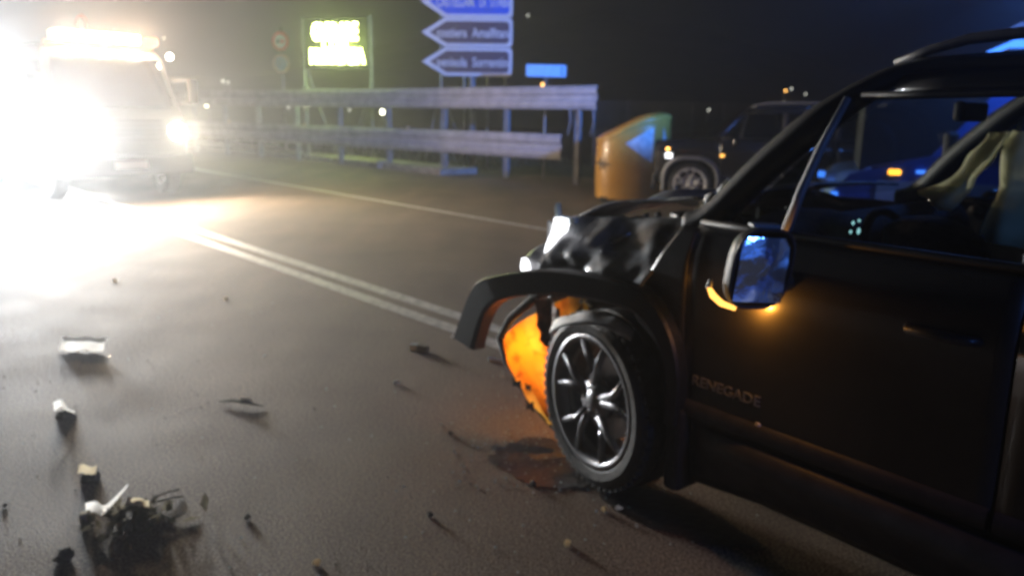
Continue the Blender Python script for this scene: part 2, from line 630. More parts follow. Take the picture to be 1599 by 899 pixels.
L_END = cum[-1]
seg = 4.0
t = -1.0
edges = []
while t < L_END - 0.5:
    edges.append((t, min(t + seg, L_END)))
    t += seg
for i, (t0, t1) in enumerate(edges):
    rail('upper_rail', 1.60, 2.08, max(0.05, t0) , t1 - 0.012)
for t0, t1 in [(-16, -12), (-12, -8), (-8, -4), (-4, -1)] + edges:
    t1 = min(t1, cum[4] - 0.05)
    if t1 > t0:
        rail('lower_rail', 0.52, 1.06, t0, t1 - 0.012)
tpost = [0.45 + i * 2.1 for i in range(10)] + [] + [-2 - 2.1 * i for i in range(6)]
for t in tpost:
    if t > L_END:
        continue
    p, d = bar_at(t)
    nrm = Vector((d.y, -d.x, 0))
    if nrm.y > 0:
        nrm = -nrm
    q = p - nrm * 0.09 - g0
    b = MB()
    rot = Matrix.Rotation(math.atan2(d.y, d.x), 3, 'Z')
    top = 2.0 if t > 0 else 1.0
    b.box((q.x, q.y, top / 2), (0.10, 0.012, top), rot)
    for s in (-1, 1):
        b.box((q.x + d.x * 0.05 * s, q.y + d.y * 0.05 * s, top / 2), (0.010, 0.10, top), rot)
    b.build('post', M['galv_post'], gr)
for t in (5.2, 9.5, 14.0):
    p, d = bar_at(t)
    nrm = Vector((d.y, -d.x, 0))
    nrm = -nrm if nrm.y > 0 else nrm
    q = p + nrm * 0.1 - g0
    b = MB()
    b.box((q.x, q.y, 1.09), (0.09, 0.03, 0.10), Matrix.Rotation(math.atan2(d.y, d.x), 3, 'Z'))
    b.build('reflector', M['cream'], gr)
# frayed end pieces under the end of the upper rail
for i, t in enumerate((L_END - 0.75, L_END - 0.5, L_END - 0.12)):
    p, d = bar_at(t)
    q = p - g0
    b = MB()
    b.tube([(q.x, q.y, 1.62), (q.x + 0.03, q.y, 1.35), (q.x - 0.03 + 0.05 * (i % 2), q.y + 0.04, 1.05)], [0.022, 0.016, 0.008], 6)
    b.build('hanging_strap', M['galv_post'], gr)


# ------------------------------------------------------------------ signs
def arrow_sign_group():
    g = empty('direction_sign', 'three stacked arrow signs pointing left, blue over two dark brown ones, on slim posts', 'direction sign', (-1.21, 21.12, 0), R(-3))
    W0, W1 = -1.28, 1.12
    for i, (zc, m, txt) in enumerate(((2.80, 'sign_brown', 'penisola  Sorrentina'), (3.54, 'sign_brown', 'costiera  Amalfitana'), (4.30, 'sign_blue', 'CASTELLAM.  DI  STABIA'))):
        h = 0.36 if i < 2 else 0.39
        hh = h

        def arrow(s, hgt):
            x0 = W0 + s * 2.6
            x1 = W1 - s
            sh = W0 + 0.62 + s * 0.5
            pts = [(x0, 0), (sh, hgt - s)]
            for k in range(5):
                a = PI / 2 - k * PI / 8
                pts.append((x1 - 0.10 + 0.10 * math.cos(a), hgt - s - 0.10 + 0.10 * math.sin(a)))
            for k in range(5):
                a = -k * PI / 8
                pts.append((x1 - 0.10 + 0.10 * math.cos(a), -(hgt - s) + 0.10 + 0.10 * math.sin(a)))
            pts.append((sh, -(hgt - s)))
            return pts
        b = MB()
        b.prism(arrow(0, hh), -0.02, 0.02, lambda a_, b2, c2: (a_, c2, zc + b2))
        pl = b.build('arrow_panel', M['sign_white'], g)
        b = MB()
        b.prism(arrow(0.085, hh), -0.026, -0.019, lambda a_, b2, c2: (a_, c2, zc + b2))
        b.build('panel_field', M[m], pl)
        text('lettering', txt, 0.33, (0.12, -0.03, zc - 0.02), (PI / 2, 0, 0), M['sign_white'], pl, 0.002, 1.98, bold=0.006)
    for x, r in ((-0.78, 0.03), (-0.16, 0.028), (0.06, 0.085), (0.47, 0.028), (0.93, 0.03)):
        b = MB()
        b.tube([(x, 0.09, 0), (x, 0.09, 4.6)], r, 12)
        b.build('post', M['galv_post'], g, smooth=True)
    for x0, x1 in ((-0.78, -1.3), (-0.78, -0.16)):
        b = MB()
        b.tube([(x0, 0.12, 2.2), (x1, 0.5, 0.2)], 0.02, 6)
        b.build('brace', M['galv_post'], g)
    for x in (-2.3, -0.62):
        b = MB()
        b.box((x, -0.35, 0.10), (0.34, 0.22, 0.20), None, 0.8)
        b.build('concrete_block', M['concrete'], g, bevel=0.02)


arrow_sign_group()


def led_sign():
    c = (-5.3, 23.62, 0)
    g = empty('message_sign', 'black message board with glowing yellow letters on a steel frame behind the barrier', 'message sign', c, R(-16))
    b = MB()
    b.box((0, 0.06, 3.42), (2.1, 0.1, 1.45))
    b.build('board', M['board'], g, bevel=0.01)
    for s in (-1, 1):
        b = MB()
        b.box((s * 1.10, 0.07, 2.1), (0.07, 0.07, 4.2))
        b.build('frame_post', M['galv_post'], g)
    b = MB(); b.box((0, 0.07, 2.10), (2.5, 0.05, 0.06)); b.build('crossbar', M['galv_post'], g)
    for s in (-1, 1):
        b = MB(); b.tube([(s * 1.1, 0.1, 2.9), (s * 0.45, 0.7, 0.05)], 0.02, 6); b.build('brace', M['galv_post'], g)
        b = MB(); b.tube([(s * 1.1, 0.1, 2.3), (s * 0.1, 0.4, 0.05)], 0.02, 6); b.build('brace', M['galv_post'], g)
    for body, z, wd, sz in (('GUIDARE', 3.72, 1.48, 0.68), ('CON', 3.38, 0.80, 0.60), ('PRUDENZA', 3.03, 1.78, 0.60)):
        # the letters as lit pieces, one part per word
        text('lit_word', body, sz, (-0.02 if body != 'PRUDENZA' else 0.03, -0.012, z), (PI / 2, 0, 0), M['led'], g, 0.01, wd, bold=0.014)
    lamp('message_light', 'POINT', (0, -0.32, 3.4), P_LED, (0.70, 1.0, 0.18), g, radius=0.35)


led_sign()


def round_sign(label, loc, discs, top, rz=0.0):
    g = empty('round_sign', label, 'road sign', loc, rz, 'round road signs on poles')
    b = MB(); b.tube([(0, 0.05, 0), (0, 0.05, top)], 0.035, 10); b.build('pole', M['galv_post'], g, smooth=True)
    for z, rim_m, field_m, mark in discs:
        b = MB(); b.lathe([(0, -0.012), (0.31, -0.012), (0.31, 0.012), (0, 0.012)], (0, 0, z), 'y', 32)
        d = b.build('disc', M[rim_m], g)
        b = MB(); b.lathe([(0, -0.018), (0.235, -0.018), (0.235, -0.0125), (0, -0.0125)], (0, 0, z), 'y', 32)
        b.build('disc_field', M[field_m], d)
        if mark == 'cars':
            for s, mm in ((-1, 'board'), (1, 'sign_red')):
                b = MB(); b.prism([(-.06, -.05), (.06, -.05), (.06, 0), (.035, .045), (-.035, .045), (-.06, 0)], -0.024, -0.0185, lambda a_, b2, c2: (a_ + s * 0.085, c2, z + b2))
                b.build('symbol', M[mm], d)
        elif mark:
            text('numerals', mark, 0.26, (0, -0.022, z), (PI / 2, 0, 0), M['board'], d, 0.002)
    return g


round_sign('grey pole behind the barrier with a red rimmed round sign above a pale one', (-7.99, 27.25, 0),
           [(3.75, 'sign_red', 'sign_white', 'cars'), (3.02, 'sign_white', 'sign_lightblue', None)], 4.2, R(-16))
round_sign('single round red rimmed sign above the truck light bar', (-14.5, 26.9, 0),
           [(4.16, 'sign_red', 'sign_white', None)], 4.5, R(-30))

g = empty('street_name_sign', 'small pale blue street name plate on a thin post', 'street sign', (0.70, 18.14, 0), R(4))
b = MB(); b.box((0, 0, 2.45), (0.92, 0.03, 0.27)); pl = b.build('name_plate', M['sign_lightblue'], g, bevel=0.01)
b = MB(); b.box((0.36, -0.017, 2.45), (0.03, 0.004, 0.22)); b.build('plate_mark', M['sign_blue'], pl)
b = MB(); b.tube([(0, 0.04, 0), (0, 0.04, 2.32)], 0.028, 10); b.build('post', M['galv_post'], g, smooth=True)

# ------------------------------------------------------------------ chain link fence
F0, F1 = Vector((2.3, 22.6, 0)), Vector((17.0, 25.0, 0))
fd = (F1 - F0).normalized()
FL = (F1 - F0).length
g = empty('mesh_fence', 'tall wire mesh fence with slim posts beyond the container and parked car', 'fence', F0, math.atan2(fd.y, fd.x))
x = 0
while x < FL:
    b = MB(); b.tube([(x, 0, 0), (x, 0, 1.9)], 0.024, 8); b.build('fence_post', M['galv_post'], g, smooth=True)
    x += 0.98
wb = MB()
x = -1.85
while x < FL:
    for s in (0, 1):
        xa, xb = (x, x + 1.85) if s == 0 else (x + 1.85, x)
        za, zb = 0.03, 1.86
        if xa < 0:
            za += (-xa) / 1.85 * 1.83; xa = 0
        if xb < 0:
            zb -= (-xb) / 1.85 * 1.83; xb = 0
        if max(xa, xb) > FL:
            continue
        wb.tube([(xa, 0.02 * s, za), (xb, 0.02 * s, zb)], 0.004, 3, False)
    x += 0.115
for z in (0.05, 0.95, 1.86):
    wb.tube([(0, 0.01, z), (FL, 0.01, z)], 0.006, 4, False)
o = wb.build('wire_mesh', M['galv_post'], g)
o['kind'] = 'stuff'


# ------------------------------------------------------------------ orange recycling container
def container():
    g = empty('recycling_container', 'rounded orange recycling container with white triangle marks beside the barrier end', 'recycling bin', (2.13, 14.0, 0), R(-8))
    def fn(u, v):
        # upright body, sloping crown: high on the right
        t = 2 * PI * u
        cx, cy = math.cos(t), math.sin(t)
        e = 0.80
        x = 0.66 * math.copysign(abs(cx) ** e, cx)
        y = 0.60 * math.copysign(abs(cy) ** e, cy)
        top = 1.13 + 0.46 * (0.5 + 0.5 * math.tanh((x + 0.16) * 2.4))
        if v < 0.7:
            k = v / 0.7
            z = 0.05 + (top - 0.17) * k
            s = 0.97 + 0.03 * math.sin(PI * k)
        else:
            k = (v - 0.7) / 0.3
            s = math.cos(k * PI / 2 * 0.985) ** 0.45
            z = (top - 0.12) + 0.12 * math.sin(k * PI / 2)
        xx = x * s
        top2 = 1.13 + 0.46 * (0.5 + 0.5 * math.tanh((xx + 0.16) * 2.4))
        if v >= 0.7:
            z = top2 - 0.12 + 0.12 * math.sin(k * PI / 2)
        return (xx, y * s, z)
    b = MB(); b.grid(fn, 64, 34, closed_u=True)
    body = b.build('shell', M['bin'], g, smooth=True)
    b = MB(); b.box((0, 0, 0.04), (1.1, 1.0, 0.08)); b.build('base', M['truck_dark'], g, bevel=0.02)

    def side_y(x):
        return -0.60 * (1 - min(1, abs(x / 0.66)) ** (2 / 0.80)) ** 0.40 * 1.003 if abs(x) < 0.66 else 0
    # white triangles with rounded look, following the shell
    def tri(pts, name):
        b = MB()
        n = 8
        A, B, Cc = [Vector(p) for p in pts]
        v, f = [], []
        idx = {}
        for i in range(n + 1):
            for j in range(n + 1 - i):
                q = A + (B - A) * i / n + (Cc - A) * j / n
                idx[(i, j)] = len(v)
                v.append((q.x, side_y(q.x) - 0.006, q.y))
        for i in range(n):
            for j in range(n - i):
                f.append((idx[(i, j)], idx[(i + 1, j)], idx[(i, j + 1)]))
                if i + j < n - 1:
                    f.append((idx[(i + 1, j)], idx[(i + 1, j + 1)], idx[(i, j + 1)]))
        b.add(v, f)
        return b.build(name, M['bin_white'], g, solid=0.004)
    tri([(-0.14, 1.02), (0.33, 0.70), (0.33, 1.30)], 'white_triangle')
    tri([(0.62, 0.84), (0.50, 0.70), (0.50, 1.30)], 'white_triangle')
    for i, (dx, dz, an) in enumerate(((-0.035, 0.0, 0.5), (0.035, 0.0, -0.5), (0, 0.055, 1.57), (0, -0.05, 1.4))):
        b = MB(); b.box((0, 0, 0), (0.10, 0.012, 0.03), Matrix.Rotation(an, 3, 'Y'))
        b.build('printed_mark', M['bin_mark'], g, loc=(-0.553 + dx, -0.478 - 0.03 * dx / 0.035 * 1.2, 0.66 + dz)).rotation_euler = (0, 0, R(-42))
    return g


container()


def smooth_path(P, n):
    P = [Vector(p) for p in P]
    out = []
    for i in range(n + 1):
        t = i / n * (len(P) - 1)
        k = min(int(t), len(P) - 2)
        f = t - k
        p0, p1, p2, p3 = P[max(0, k - 1)], P[k], P[k + 1], P[min(len(P) - 1, k + 2)]
        out.append(0.5 * ((2 * p1) + (p2 - p0) * f + (2 * p0 - 5 * p1 + 4 * p2 - p3) * f * f + (3 * p1 - p0 - 3 * p2 + p3) * f ** 3))
    return out


# ------------------------------------------------------------------ a car, whole or crashed
def ys(z):
    return float(np.interp(z, [.18, .25, .42, .45, .62, .80, .95, 1.03, 1.08, 1.15, 1.55, 1.60, 1.66],
                           [.80, .86, .885, .893, .893, .905, .912, .905, .885, .862, .72, .685, .60]))


def taper(x):
    k = 1.0
    if x > 0.25:
        k -= 0.26 * ((x - 0.25) / 0.55) ** 2.2
    if x < -2.95:
        k -= 0.14 * ((-2.95 - x) / 0.45) ** 2
    return k


def SP(x, z, side=1, out=0.0):
    return Vector((x, side * (ys(z) * taper(x) + out), z))


def make_wheel(parent, loc, side, rim_m, r=0.365, rr=0.268, wid=0.225, steer=0.0, name='wheel'):
    """rim with tyre and disc under it; outer face towards +y*side"""
    s = side
    b = MB()
    o = 0.0
    b.lathe([(rr + .004, s * -.01), (rr + 0.012, s * 0.004), (rr - .006, s * 0.006), (rr - 0.022, s * -0.01), (rr - 0.03, s * -0.06), (rr - 0.045, s * -0.17)], (0, 0, 0), 'y', 48)
    for k in range(5):
        a0 = 2 * PI * k / 5 + 0.31
        for sp in (-1, 1):
            a1 = a0 + sp * 0.30
            p0 = Vector((math.cos(a0 + sp * 0.10) * 0.07, s * -0.022, math.sin(a0 + sp * 0.10) * 0.07))
            pm = Vector((math.cos(a0 + sp * 0.14) * rr * 0.58, s * -0.018, math.sin(a0 + sp * 0.14) * rr * 0.58))
            p1 = Vector((math.cos(a1) * (rr - 0.014), s * -0.012, math.sin(a1) * (rr - 0.014)))
            b.tube([p0, pm, p1], [0.020, 0.016, 0.014], 6)
    b.lathe([(0.0, s * -0.004), (0.034, s * -0.004), (0.04, s * -0.012), (0.085, s * -0.018), (0.09, s * -0.05), (0.0, s * -0.05)], (0, 0, 0), 'y', 28)
    w_ = b.build(name, rim_m, parent, smooth=True)
    b = MB()
    b.lathe([(rr - .030, s * -.05), (rr - .034, s * -.10), (rr - .05, s * -.19)], (0, 0, 0), 'y', 48)
    b.build('rim_barrel', M['rim_silver'], w_, smooth=True)
    w_.location = loc
    w_.rotation_euler = (0, 0, steer)
    # tyre
    b = MB()
    prof = [(rr + 0.004, -0.006), (rr + 0.02, 0.006), (r - 0.045, 0.012), (r - 0.018, 0.0), (r - 0.004, -0.018), (r, -0.04), (r, -0.085), (r - .008, -.088), (r - .008, -.098), (r, -.101), (r, -0.19), (r - 0.02, -0.225), (rr, -0.225)]
    b.lathe([(a, s * h) for a, h in prof], (0, 0, 0), 'y', 56)
    for k in range(56):
        t = 2 * PI * k / 56
        rot = Matrix.Rotation(-t, 3, 'Y')
        b.box(rot @ Vector((r - 0.004, s * -0.02, 0)), (0.014, 0.03, 0.022), rot)
    b.build('tyre', M['rubber'], w_, smooth=False)
    b = MB()
    b.lathe([(0, s * -0.09), (0.17, s * -0.09), (0.17, s * -0.11), (0, s * -0.11)], (0, 0, 0), 'y', 32)
    b.build('brake_disc', M['bare_metal'], w_)
    b = MB()
    for k in range(5):
        t = 2 * PI * k / 5
        b.tube([(math.cos(t) * 0.052, s * -0.018, math.sin(t) * 0.052), (math.cos(t) * 0.052, s * -0.006, math.sin(t) * 0.052)], 0.008, 6)
    b.build('wheel_nut', M['chrome'], w_)
    return w_


def panel_grid(fn_x0, fn_x1, z0, z1, nx, nz_, side, out=0.0, warp=None):
    b = MB()

    def fn(u, v):
        z = z0 + (z1 - z0) * v
        x = fn_x0(z) + (fn_x1(z) - fn_x0(z)) * u
        p = SP(x, z, side, out)
        return warp(p) if warp else p
    b.grid(fn, nx, nz_)
    return b


def polar_panel(cx, cz, r, xb, xf, z0, z1, side, warp=None, n=36, m=6, out=0.0, a0=-0.12, a1=PI + 0.12):
    """wing panel round a wheel arch: from the arch circle out to a box"""
    b = MB()

    def fn(u, v):
        t = a0 + (a1 - a0) * u
        cx_, cz_ = math.cos(t), math.sin(t)
        ks = []
        if cx_ > 1e-6: ks.append((xf - cx) / cx_)
        if cx_ < -1e-6: ks.append((xb - cx) / cx_)
        if cz_ > 1e-6: ks.append((z1 - cz) / cz_)
        if cz_ < -1e-6: ks.append((z0 - cz) / cz_)
        ko = max(min(ks), r + 0.004)
        kk = r + (ko - r) * v
        p = SP(cx + cx_ * kk, cz + cz_ * kk, side, out)
        return warp(p) if warp else p
    b.grid(fn, n, m)
    return b


def arch_flare(cx, cz, r0, r1, side, path=None, a0=-0.25, a1=PI + 0.3, warp=None):
    """chunky plastic arch: band between radii, standing proud"""
    b = MB()
    prof = [(r0, -0.03), (r0, 0.045), (r0 + 0.015, 0.058), (r1 - 0.02, 0.048), (r1, 0.004)]

    def fn(u, v):
        t = a0 + (a1 - a0) * u
        i = int(round(v * (len(prof) - 1)))
        rr, out = prof[i]
        x, z = cx + rr * math.cos(t) * 1.02, cz + rr * math.sin(t)
        # squared-off arch
        sq = 1 + 0.10 * abs(math.sin(2 * t)) ** 1.5
        x = cx + (x - cx) * sq
        z = cz + (z - cz) * sq
        p = SP(x, z, side, out)
        return warp(p, t) if warp else p
    b.grid(fn, 40, len(prof) - 1)
    return b


def seat(parent, x, y, m):
    b = MB()

    def back(u, v):
        t = 2 * PI * u
        wz = 0.25 - 0.05 * v
        cx, cy = math.cos(t), math.sin(t)
        px = 0.07 * math.copysign(abs(cx) ** .6, cx)
        py = wz * math.copysign(abs(cy) ** .6, cy)
        z = 0.62 + 0.60 * v
        k = 1.0 if v < 0.85 else math.sqrt(max(0, 1 - ((v - 0.85) / 0.15) ** 2))
        return (x - 0.20 * v + px * max(k, 0.02), y + py * (0.6 + 0.4 * k) * (1 if k > 0.02 else 0.02), z)
    b.grid(back, 24, 14, closed_u=True)
    s = b.build('seat', m, parent, smooth=True)
    b = MB(); b.box((x + 0.24, y, 0.55), (0.5, 0.5, 0.16)); b.build('cushion', m, s, bevel=0.04)
    b = MB(); b.lathe([(0, -0.12), (0.075, -0.11), (0.10, -0.05), (0.10, 0.05), (0.075, 0.11), (0, 0.12)], (x - 0.24, y, 1.33), 'y', 20, (0.8, 1.0, 1.0))
    b.build('headrest', m, s, smooth=True)
    return s


def make_car(name, label, loc, rz, paint, rim_m, crashed=False, group=None, plate=True):
    g = empty(name, label, 'car', loc, rz, group)
    P_ = M[paint]

    # crash deformation: the front left corner pushed back, up and in
    def crush(p):
        p = Vector(p)
        if not crashed:
            return p
        f = max(0.0, min(1.0, (p.x + 0.30) / 0.9))
        f = f * f * (3 - 2 * f)
        q = p.copy()
        if p.x > -0.1:
            q.x = -0.1 + (p.x + 0.1) * (1 - 0.42 * f * (0.65 + 0.35 * (p.y > -0.2)))
        am = 0.085 * f
        q.x += am * nz(p.x, p.y, p.z, 5.1)
        q.y += am * 1.1 * nz(p.x + 9, p.y, p.z, 4.3)
        q.z += am * 0.9 * nz(p.x, p.y + 7, p.z, 4.7)
        return q

    gapF, gapM, gapR = -0.455, -1.465, -2.25
    for s in (1, -1):
        w = crush if s > 0 else crush
        # wings
        if not (crashed and s > 0):
            b = polar_panel(0, .36, .43, gapF + .006, .80, .45, 1.10, s, w)
            o = b.build('front_wing', P_, g, smooth=True, solid=0.012)
        # doors: skin up to the belt line
        b = panel_grid(lambda z: gapF - .004, lambda z: gapM + .004 + max(0, (.62 - z)) * 0.0, .452, 1.135, 22, 22, s)
        d = b.build('front_door', P_, g, smooth=True, solid=0.014)
        b = panel_grid(lambda z: gapM - .004, lambda z: gapR + 0.34 * max(0, (0.80 - z) / 0.35) ** 1.0 * 0.55, .452, 1.135, 14, 18, s)
        d2 = b.build('rear_door', P_, g, smooth=True, solid=0.014)
        b = polar_panel(-2.57, .36, .43, -3.38, gapR - .05, .45, 1.135, s)
        b.build('rear_wing', P_, g, smooth=True, solid=0.012)
        # handles
        for dd, hx in ((d, -1.30), (d2, -2.12)):
            b = MB()
            yo = ys(.95)
            b.tube([(hx + .10, s * (yo - .005), .955), (hx + .085, s * (yo + .032), .958), (hx - .06, s * (yo + .034), .958), (hx - .085, s * (yo - .005), .955)], [.012, .015, .015, .012], 8)
            b.build('handle', P_, dd, smooth=True)
        # door seams: dark recesses behind the gaps
        for gx in (gapF, gapM, gapR):
            b = MB()
            v = [SP(gx - .012, z, s, -.016) for z in np.linspace(.45, 1.14, 8)] + [SP(gx + .012, z, s, -.016) for z in np.linspace(.45, 1.14, 8)]
            b.add(v, [(i, i + 1, 9 + i, 8 + i) for i in range(7)])
            b.build('door_gap', M['void'], g)
        # sill cladding
        b = MB()
        prof = [(.20, -.08), (.25, -.03), (.30, .0), (.35, .03), (.39, .052), (.435, .030), (.448, -.012)]

        def sf(u, v):
            x = -.47 + (-2.12 + .47) * u
            z, out = prof[int(round(v * (len(prof) - 1)))]
            k = min(1.0, u * 5 + .15)
            return (x, s * (.86 + (out + .02) * k), z)
        b.grid(sf, 24, len(prof) - 1)
        b.build('sill', M['cladding'], g, smooth=True, solid=0.01)
        # lower door moulding
        b = MB()
        for x0, x1 in ((gapF - .012, gapM + .008), (gapM - .008, -2.02)):
            b.grid(lambda u, v: (x0 + (x1 - x0) * u, s * (.893 + .022 * math.sin(PI * v) ** .5), .455 + .075 * v), 12, 6)
        b.build('door_moulding', M['cladding'], g, smooth=True)
        # greenhouse
        UP = [(-.40, .765, 1.17), (-.56, .735, 1.345), (-.72, .70, 1.495), (-.87, .655, 1.61), (-1.0, .61, 1.672)]
        LO = [(-.535, .825, 1.145), (-.67, .785, 1.30), (-.80, .752, 1.435), (-.93, .70, 1.545), (-1.06, .68, 1.600)]
        b = MB()
        mid = [((a_[0] * .62 + c2[0] * .38), s * ((a_[1] + c2[1]) / 2 - .01), (a_[2] * .62 + c2[2] * .38)) for a_, c2 in zip(UP, LO)]
        mid = [(-.36, s * .79, 1.12)] + mid + [(-1.25, s * .628, 1.648), (-1.8, s * .625, 1.655), (-2.4, s * .625, 1.655), (-3.05, s * .62, 1.64)]
        mid = smooth_path(mid, 40)
        b.tube(mid, [.052 if k < 14 else max(.026, .052 - .0035 * (k - 14)) for k in range(41)], 10)
        b.build('windscreen_pillar', M['pillar'] if crashed else P_, g, smooth=True)
        # cant rail + roof edge
        xs_ = np.linspace(-.97, -3.15, 16)
        b = MB()

        def cant(u, v):
            x = -.99 - (3.15 - .99) * u
            z = 1.575 + (1.672 - 1.575) * v
            lift = .018 * math.sin(PI * u)
            return (x, s * (ys(z) + .004), z + lift)
        b.grid(cant, 16, 5)
        b.build('roof_edge', P_, g, smooth=True, solid=0.01)
        # window frame top strip and belt strip
        b = MB()
        b.tube([(x, s * (ys(1.565) + .004), 1.565 + .012 * math.sin(PI * (-.87 - x) / 2.3)) for x in np.linspace(-.90, -3.0, 12)], .013, 6)
        b.tube([(x, s * .872, 1.148) for x in np.linspace(-.47, -3.1, 12)], .013, 6)
        b.build('window_trim', M['pillar'], g, smooth=True)
        # dividing bar of the window
        b = MB()
        b.tube([(-.785, s * .872, 1.15), (-.80, s * .83, 1.28), (-.825, s * .78, 1.42), (-.86, s * .725, 1.56)], [.017, .015, .014, .012], 8)
        b.build('window_bar', M['galv_post'] if crashed else M['cladding'], g, smooth=True)
        # pillars between doors and behind
        for x0, x1 in ((-1.43, -1.53), (-2.25, -2.34), (-2.98, -3.2)):
            b = MB()
            b.grid(lambda u, v: (x0 + (x1 - x0) * u - .08 * v * (x0 < -2.5), s * (ys(1.15 + .43 * v) + .002), 1.15 + .43 * v), 3, 8)
            b.build('door_pillar', M['cladding'], g, smooth=True, solid=0.02)
        # glass
        def win(x0b, x0t, x1b, x1t, nm):
            b = MB()
            b.grid(lambda u, v: ((x0b + (x0t - x0b) * v) * (1 - u) + (x1b + (x1t - x1b) * v) * u, s * (ys(1.15 + .42 * v) - .012), 1.15 + .42 * v), 6, 8)
            b.build(nm, M['glass'] if crashed else M['glass_dark'], g, smooth=True)
        win(-.80, -.87, -1.44, -1.44, 'door_window')
        win(-1.52, -1.52, -2.26, -2.26, 'door_window')
        win(-2.33, -2.33, -2.99, -3.05, 'side_window')
        b = MB()
        b.add([(-.56, s * .835, 1.15), (-.775, s * .855, 1.15), (-.85, s * .715, 1.56), (-.80, s * .74, 1.43)], [(0, 1, 2, 3)])
        b.build('quarter_glass', M['glass_dark'], g)
        # arch flares, wheels
        if crashed and s > 0:
            pass
        else:
            b = arch_flare(0, .36, .415, .485, s)
            b.build('arch_flare', M['galv_post'] if name == 'parked_car' else M['cladding'], g, smooth=True)  # parked car's front arches: paler material stands in for light on them
        b = arch_flare(-2.57, .36, .415, .485, s)
        b.build('arch_flare', M['cladding'], g, smooth=True)
        st = R(-10) if crashed else 0
        make_wheel(g, (0, s * .905, .365), s, rim_m, steer=st)
        make_wheel(g, (-2.57, s * .905, .365), s, rim_m)
        # roof rails
        b = MB()
        b.tube([(-.93, s * .60, 1.665), (-1.02, s * .60, 1.695), (-1.13, s * .60, 1.722), (-1.4, s * .60, 1.738), (-2.2, s * .60, 1.745), (-2.75, s * .60, 1.745), (-2.95, s * .60, 1.70)], [.010, .014, .016, .016, .016, .016, .012], 8)
        for x in (-2.0, -2.7):
            b.box((x, s * .60, 1.71), (.06, .02, .08))
        b.build('roof_rail', M['galv'] if name == 'parked_car' else M['cladding'], g, smooth=True)
        # mirror (the near one of the crashed car is set apart below)
        if not (crashed and s > 0):
            b = MB()
            b.lathe([(0, -.11), (.06, -.10), (.085, -.05), (.09, .03), (.07, .09), (0, .11)], (-.70, s * 1.0, 1.10), 'y', 20, (.7, 1, 1))
            b.tube([(-.68, s * .84, 1.10), (-.69, s * .94, 1.07)], .03, 8)
            b.build('door_mirror', P_, g, smooth=True)

    # roof
    b = MB()
    b.grid(lambda u, v: (-.985 - 2.2 * u, (-1 + 2 * v) * .605, 1.668 + .018 * math.sin(PI * u) + .03 * min(1, .2 + u * 3) * (1 - (2 * v - 1) ** 2)), 20, 14)
    b.build('roof', P_, g, smooth=True, solid=0.02)
    # windscreen
    b = MB()
    b.grid(lambda u, v: (-.40 - .59 * u + .09 * (1 - (2 * v - 1) ** 2), (-1 + 2 * v) * (.76 - .155 * u), 1.17 + .50 * u ** .95), 12, 16)
    b.build('windscreen', M['glass'] if crashed else M['glass_dark'], g, smooth=True)
    # tail
    b = MB()
    b.grid(lambda u, v: (-3.38 - .03 * math.sin(PI * v) + .0 * u + (.10 * max(0, (u - .55)) / .45), (-1 + 2 * v) * ys(.30 + 1.3 * u) * .86, .30 + 1.33 * u), 16, 16)
    b.build('tailgate', P_, g, smooth=True, solid=0.02)
    for s in (-1, 1):
        b = MB(); b.box((-3.40, s * .66, 1.0), (.05, .16, .22)); b.build('tail_light', M['sign_red'], g, bevel=.02)
    # floor pan and bay
    b = MB(); b.box((-1.87, 0, .34), (2.8, 1.55, .22)); b.box((-.10 if crashed else .07, 0, .35), (.72 if crashed else 1.06, 1.1, .20)); b.build('underbody', M['void'], g)
    for cx in (0, -2.57):
        for s in (-1, 1):
            b = MB()
            wy_ = .06 if crashed and s > 0 and cx == 0 else .24
            b.grid(lambda u, v: (cx + .43 * math.cos(PI * u), s * (.62 + wy_ * v), .36 + .43 * math.sin(PI * u)), 20, 2)
            b.add([(cx + .43 * math.cos(PI * k / 20), s * .62, .36 + .43 * math.sin(PI * k / 20)) for k in range(21)], [tuple(range(21))])
            b.build('wheel_housing', M['void'], g)
    # bonnet
    b = MB()
    if crashed:
        def hood(u, v):
            y = (-1 + 2 * v) * .76
            L = .90 - .26 * v
            x = -.36 + L * u
            z = 1.195 - .035 * u - .09 * u ** 2 + .03 * (1 - (2 * v - 1) ** 2)
            fold = .018 * math.sin(u * 9 + v * 2.2) * u - .02 * u + .04 * nz(x, y, 1, 3.6) * (0.2 + u)
            z += fold
            if v > .9:
                z += .018 * (v - .9) / .1
            return (x, y + .02 * nz(x, y, 5, 6), z)
        b.grid(hood, 44, 36)
        b.build('bonnet', M['dusty_black'], g, smooth=True, solid=0.012)
    else:
        b.grid(lambda u, v: (-.38 + 1.14 * u, (-1 + 2 * v) * (.80 - .10 * u ** 3), 1.15 - .10 * u - .10 * u ** 5 + .035 * (1 - (2 * v - 1) ** 2)), 14, 14)
        b.build('bonnet', P_, g, smooth=True, solid=0.015)
        # nose: bumper, grille, lamps
        b = MB()
        b.grid(lambda u, v: (.80 - .02 - .17 * abs(2 * v - 1) ** 3 - .05 * (u > .8), (-1 + 2 * v) * .86, .26 + .34 * u), 6, 20)
        b.build('front_bumper', M['cladding'], g, smooth=True, solid=0.03)
        b = MB()
        b.grid(lambda u, v: (.77 - .15 * abs(2 * v - 1) ** 3, (-1 + 2 * v) * .80, .60 + .42 * u), 6, 20)
        b.build('front_panel', P_, g, smooth=True, solid=0.02)
        b = MB()
        for k in range(7):
            b.box((.785, -.30 + k * .10, .86), (.02, .055, .16))
        b.build('grille', M['void'], g)
        for s in (-1, 1):
            b = MB(); b.lathe([(0, .0), (.085, .0), (.09, -.03), (0, -.03)], (.765, s * .55, .87), 'x', 24)
            b.build('headlight', M['lamp_hot'] if name == 'oncoming_car' else M['chrome'], g)
